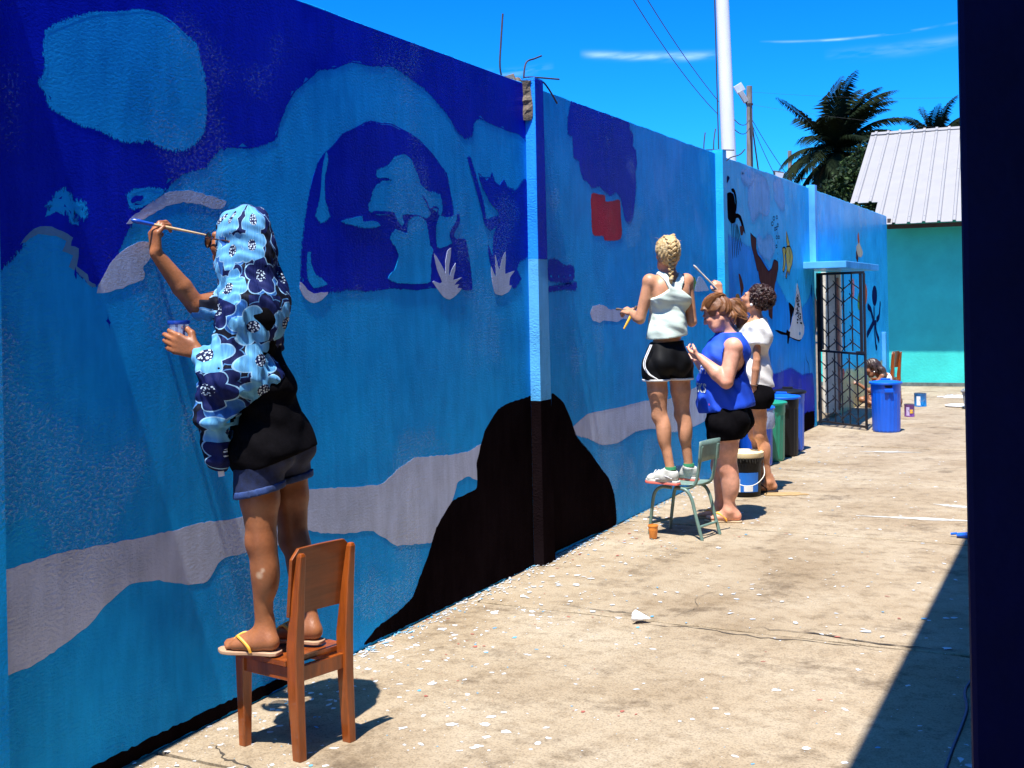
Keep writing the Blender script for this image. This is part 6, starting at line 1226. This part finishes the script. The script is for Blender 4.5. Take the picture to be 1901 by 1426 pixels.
MB().lathe(tie0, [(.020, -.009), (.026, -.004), (.026, .004), (.020, .009)], 16, nrm(-cf+cu*.1)).build('hair_tie', mat('red_tie', (.55, .03, .04), .6), pc_, smooth=True)
MB().lathe(tie0+cl2*.024, [(.002, -.007), (.007, 0), (.002, .007)], 10, cl2).build('hair_bead', mat('white_bead', (.7, .8, .85), .3), pc_, smooth=True)
for b in (-1, 1):
    MB().tube(arc([QC(.092, b*.016, .017), QC(.092, b*.034, .022), QC(.078, b*.052, .014)], 4), .0035, 5).build('eyebrow', auburn, pc_)
    MB().tube(arc([QC(.0905, b*.020, -.007), QC(.0925, b*.034, -.004), QC(.082, b*.047, -.008)], 4), .0024, 5).build('eyelash', hair_d, pc_)
MB().tube(arc([(.708, 8.035, 1.355), (.655, 8.0, 1.25), (.625, 7.965, 1.10), (.625, 7.945, 1.0), (.628, 7.938, .92)], 6), .0022, 5).build('lanyard', mat('cream_cord', (.6, .55, .42), .7), pc_)
MB().tube([(.628, 7.936, .93), (.630, 7.932, .845)], .007, 8).build('red_tag', mat('red_plastic', (.65, .05, .04), .4), pc_, smooth=True)
MB().lathe((.628, 7.936, .94), [(.004, -.01), (.006, 0), (.003, .012)], 8).build('clip', tinm, pc_)
tan2 = mat('pale_sandal', (.5, .36, .22), .7, .15, 15)
for hq, tq, inn in ((hC, tC1, -1), (hC2, tC2, 1)):
    s_ = sole('sandal', hq, tq, .048, .012, .004, tan2, pc_, .02); straps(hq, tq, .016, ystr, s_, inn)
# letters printed on the front of the shirt (only their ends show), draped onto the cloth
def print_on(surf, text, o, n, size, material, parent, name, outline=False):
    cu_ = bpy.data.curves.new(name, 'FONT'); cu_.body = text; cu_.size = size; cu_.space_character = 1.05; ob = bpy.data.objects.new(name, cu_); COL.objects.link(ob)
    if outline: cu_.fill_mode = 'NONE'; cu_.bevel_depth = size*.035; cu_.bevel_resolution = 0; cu_.dimensions = '2D'
    dg = bpy.context.evaluated_depsgraph_get(); me = bpy.data.meshes.new_from_object(ob.evaluated_get(dg)); bpy.data.objects.remove(ob)
    n = nrm(n); ux = nrm(np.cross((0, 0, 1), n)); uz = np.cross(n, ux); og = ORG[parent]
    co = np.array([v.co[:] for v in me.vertices]); co[:, :2] -= (co[:, :2].max(0)+co[:, :2].min(0))/2
    P = vec(o)+co[:, :1]*ux+co[:, 1:2]*uz+n*.15
    for _ in range(40): P = P-n*np.clip(surf(P)-.0035, -.02, .05)[:, None]*.8
    for v, p in zip(me.vertices, P): v.co = tuple(p-og)
    me.materials.clear(); return link_mesh(name, me, material, parent, None, False)
tp_ = mat('white_print', (.62, .68, .75), .7, .1, 20)
print_on(SC_shirt, 'EKS', (.585, 8.02, .965), (-.62, -.78, 0), .085, tp_, pc_, 'shirt_print', True)
for k, (dx, w_) in enumerate(((0, 1), (.5, .8))): print_on(SC_shirt, 'HTT', (.60, 8.01, 1.13-.045*k), (-.62, -.78, 0), .058, tp_, pc_, 'shirt_print')
# ---------------------------------------------------------------- person in the white shirt
JD = dict(head=(.592, 9.372, 1.592), neck=(.600, 9.374, 1.420), chest=(.580, 9.364, 1.235), waist=(.574, 9.361, 1.010), pelvis=(.582, 9.366, .850), shL=(.630, 9.255, 1.345), shR=(.510, 9.455, 1.375), elL=(.634, 9.225, 1.098), wrL=(.606, 9.215, .882), elR=(.391, 9.292, 1.440), wrR=(.340, 9.221, 1.640),
          hipL=(.610, 9.295, .775), hipR=(.555, 9.44, .770), knL=(.622, 9.335, .480), knR=(.545, 9.456, .470), anL=(.668, 9.405, .088), anR=(.590, 9.50, .088))
pd_ = thing('person', 'person in a white shirt with curly dark hair reaching up with a long brush', 'person', (.6, 9.37, .012))
S = SDF(); torso(S, JD, .96, bust=.95); leg(S, JD, 'L', .90); leg(S, JD, 'R', .90); arm(S, JD, 'L', .84); arm(S, JD, 'R', .92)
QD, (df, dl, du), tD = head(S, JD['head'], (-.93, .02, .30), (.3, 0, .95), .97); S.cone(JD['neck'], QD(-.02, 0, -.06), .048, .045, .03)
hD, tD1 = (.730, 9.440, .020), (.520, 9.360, .020); hD2, tD2 = (.640, 9.525, .020), (.425, 9.470, .020)
foot(S, JD['anL'], hD, tD1); foot(S, JD['anR'], hD2, tD2); toes_(S, hD, tD1, -1); toes_(S, hD2, tD2, 1)
hand(S, JD['wrL'], (-.05, -.02, -1), (-.5, .8, 0), 1, [.18, .2, .24, .3], .92, thumb=.1); hand(S, JD['wrR'], (-.2, -.05, 1), (-.5, .7, .1), 1, [.8, .85, .9, .95], .9, thumb=1)
flesh('body', S, .0065, skin('light_skin', (.54, .25, .14)), pd_, tint=tD)
S = SDF(); torso(S, JD, 1.0, .016, bust=1.0, hips=False); S.cone((.576, 9.362, 1.03), (.582, 9.366, .88), .135, .150, .06)
S.cone(vec(JD['neck'])-vec((0, 0, .03)), JD['chest'], .07, .09, .04)
SL = SDF()
for s_ in 'LR': SL.cone(JD['sh'+s_], vec(JD['sh'+s_])*.5+vec(JD['el'+s_])*.5, .064, .068, .0)
eL, eR = vec(JD['elL'])-vec(JD['shL']), vec(JD['elR'])-vec(JD['shR'])
def sleeves(P, d):
    e = SL.base(P); a = (P-(vec(JD['shL'])+eL*.5))@nrm(eL); b = (P-(vec(JD['shR'])+eR*.5))@nrm(eR); nL = np.linalg.norm(P-vec(JD['shL']), axis=1) < np.linalg.norm(P-vec(JD['shR']), axis=1)
    e = np.maximum(e, np.where(nL, a, b)); h = np.clip(.5+.5*(d-e)/.02, 0, 1); return d*(1-h)+e*h-.02*h*(1-h)
def dneck(P, d):
    nk = np.linalg.norm((P-vec(JD['neck'])-vec((-.035, 0, .03)))*vec((.8, .75, 1)), axis=1)-.085; return np.maximum(d, -nk)
S.post += [sleeves, folds(.0035, [((.3, .4, 1), 55, 1), ((.8, -.3, .6), 70, .7)], 13, .02), dneck, below((.58, 9.366, .868), (0, 0, -1))]
flesh('white_shirt', S, .0065, mat('white_cotton', (.80, .77, .74), .85, .04, 8, bump=.0015, bscale=60), pd_)
S = SDF(); torso(S, JD, .98, .012, chest=False); leg(S, JD, 'L', 1.06, .018, False); leg(S, JD, 'R', 1.06, .018, False); S.post += [below((.58, 9.37, .700), (0, 0, -1)), below((.58, 9.37, .95), (0, 0, 1))]
flesh('black_shorts', S, .008, MT['black_jersey'], pd_)
curl = mat('curly_dark_hair', (.018, .006, .005), .45, .5, 40, col2=(.05, .016, .011), bump=.004, bscale=120)
S = SDF(); S.ell(QD(-.030, 0, .028), (.104, .084, .094), (df, dl, du), .02); rr = random.Random(21)
for i in range(300):
    d = nrm((rr.gauss(-.35, .8), rr.gauss(0, .8), rr.gauss(.25, .8))); o = d*vec((.118, .092, .105)); p = QD(-.045+o[0], o[1], .025+o[2])
    x = p-QD(0, 0, 0)
    if x@df > .058-.25*max(0, .03-(x@du)) or (x@df > .02 and x@du < .0) or x@du < -.075: continue
    S.ell(p, (rr.uniform(.008, .013), rr.uniform(.006, .010), rr.uniform(.010, .017)), frame((rr.gauss(0, 1), rr.gauss(0, 1), rr.gauss(0, 1)), (rr.gauss(0, 1), rr.gauss(0, 1), 1)), .003)
S.post += [folds(.002, [((1, .3, .2), 420, 1), ((.2, 1, .5), 380, 1)], 2, .01), below(QD(.068, 0, .02), df)]
S.post.append(lambda P, d: np.maximum(d, np.minimum((P-QD(.035, 0, 0))@df, .045-((P-QD(0, 0, 0))@du))))
flesh('curly_hair', S, .0045, curl, pd_)
def curl_pt(q):
    while True:
        d = nrm((q.gauss(-.35, .8), q.gauss(0, .8), q.gauss(.25, .8))); o = d*vec((.122, .098, .110)); p = QD(-.045+o[0], o[1], .025+o[2]); x = p-QD(0, 0, 0)
        if x@df < .055 and not (x@df > .02 and x@du < .03) and x@du > -.07: return p, nrm(df*d[0]+dl*d[1]+du*d[2])
curls(pd_, mat('curl_strand', (.025, .009, .006), .4, .4, 40, col2=(.09, .03, .02)), curl_pt, 420, 31)
for b in (-1, 1):
    e = MB().lathe(QD(-.006, b*.084, -.052), [(.002, -.012), (.010, -.007), (.0125, 0), (.010, .007), (.002, .012)], 16, du).build('earring', mat('pearl', (.85, .82, .76), .25, spec=.6), pd_, smooth=True)
    MB().tube(arc([QD(.092, b*.016, .017), QD(.092, b*.034, .022), QD(.078, b*.052, .014)], 4), .003, 5).build('eyebrow', curl, pd_); MB().tube(arc([QD(.0905, b*.020, -.007), QD(.0925, b*.034, -.004), QD(.082, b*.047, -.008)], 4), .0022, 5).build('eyelash', hair_d, pd_)
MB().lathe(vec(JD['wrL'])+vec((0, 0, .012)), [(.029, -.005), (.033, -.002), (.033, .003), (.029, .006)], 20, nrm(vec(JD['elL'])-vec(JD['wrL']))).build('bracelet', mat('dark_bead', (.12, .07, .05), .4), pd_, smooth=True)
fb = mat('black_rubber', (.02, .012, .013), .6, .2, 20)
for hq, tq, inn in ((hD, tD1, -1), (hD2, tD2, 1)):
    s_ = sole('flip_flop', hq, tq, .047, .016, .003, fb, pd_, .02); straps(hq, tq, .019, fb, s_, inn)
brush('paintbrush', 'long pale brush raised by the person in the white shirt', (.162, 9.088, 1.876), (.372, 9.238, 1.615), mat('pale_bristle', (.55, .5, .42), .7), mat('cream_handle', (.66, .56, .42), .5), .0055)
# ---------------------------------------------------------------- girl sitting behind the gate
JE = dict(head=(.300, 16.405, .565), neck=(.385, 16.45, .470), chest=(.475, 16.49, .370), waist=(.550, 16.53, .22), pelvis=(.570, 16.54, .115), shL=(.450, 16.37, .445), shR=(.40, 16.57, .445), elL=(.275, 16.285, .235), wrL=(.130, 16.25, .340), elR=(.29, 16.62, .24), wrR=(.27, 16.48, .15),
          hipL=(.50, 16.43, .10), hipR=(.49, 16.60, .10), knL=(.185, 16.24, .115), knR=(.19, 16.62, .12), anL=(.40, 16.16, .045), anR=(.38, 16.74, .045))
JE = {k_: (v_[0]-.075, v_[1]+.75, v_[2]) for k_, v_ in JE.items()}
pe = thing('person', 'small dark haired person sitting on the floor painting behind the gate', 'person', (.42, 17.25, .012))
S = SDF(); torso(S, JE, .72, bust=0); leg(S, JE, 'L', .72); leg(S, JE, 'R', .72); arm(S, JE, 'L', .75); arm(S, JE, 'R', .75)
QE, (ef, el_, eu), tE = head(S, JE['head'], (-.92, -.2, -.35), (-.35, -.05, .93), 1.05); S.cone(JE['neck'], QE(-.02, 0, -.06), .042, .040, .03)
hand(S, JE['wrL'], (-.85, -.1, .3), (.1, .6, -.6), -1, [.5, .6, .7, .8], .8, thumb=.8); hand(S, JE['wrR'], (-.8, -.4, -.2), (0, -.3, -.8), 1, .5, .8)
for s_, q in (('L', (.405, 16.88, .014)), ('R', (.385, 17.55, .014))): foot(S, JE['an'+s_], q, vec(q)-vec((.19, 0, 0)), .85)
flesh('body', S, .008, skin('brown_skin', (.27, .11, .05)), pe, tint=tE)
S = SDF(); torso(S, JE, .75, .012, bust=0, hips=False); ex = torso_axes(JE); S.post += [below(vec(JE['chest'])+ex[2]*.06, nrm(ex[2]+ex[0]*.2)), folds(.003, [((.4, .2, 1), 60, 1)], 7)]
flesh('white_top', S, .008, MT['white_cotton'], pe)
S = SDF(); torso(S, JE, .75, .010, chest=False); leg(S, JE, 'L', .76, .014, False); leg(S, JE, 'R', .76, .014, False); S.post += [below((.305, 17.2, .1), (-1, 0, 0)), below((.4, 17.2, .2), (0, 0, 1))]
flesh('brown_shorts', S, .009, mat('brown_cotton', (.16, .07, .045), .85, .2, 12), pe)
S = SDF(); S.ell(QE(-.018, 0, .032), (.106, .090, .096), (ef, el_, eu), .02); S.chain([QE(-.07, 0, .0), QE(-.10, .02, -.08), QE(-.10, .05, -.17), QE(-.075, .06, -.22)], [.06, .055, .04, .012], .03)
S.chain([QE(-.02, .07, .02), QE(-.03, .075, -.07)], [.025, .018], .02); S.post += [folds(.003, [(el_+eu*.3, 220, 1), (ef, 190, .7)], 4, .015), lambda P, d: np.maximum(d, np.minimum((P-QE(.03, 0, 0))@ef, .045-((P-QE(0, 0, 0))@eu)))]
flesh('hair', S, .006, mat('black_brown_hair', (.020, .010, .007), .4, .4, 22, col2=(.06, .03, .015), bump=.003, bscale=90), pe)
MB().lathe(QE(-.006, .084, -.06), [(.002, -.010), (.009, 0), (.002, .010)], 12, eu).build('earring', MT['pearl'], pe, smooth=True)
brush('paintbrush', 'thin brush touched to the wall by the seated person', (.006, 16.95, .375), (.095, 17.0, .385), mat('pale_bristle', (.55, .5, .42), .7), mat('cream_handle', (.66, .56, .42), .5), .004)
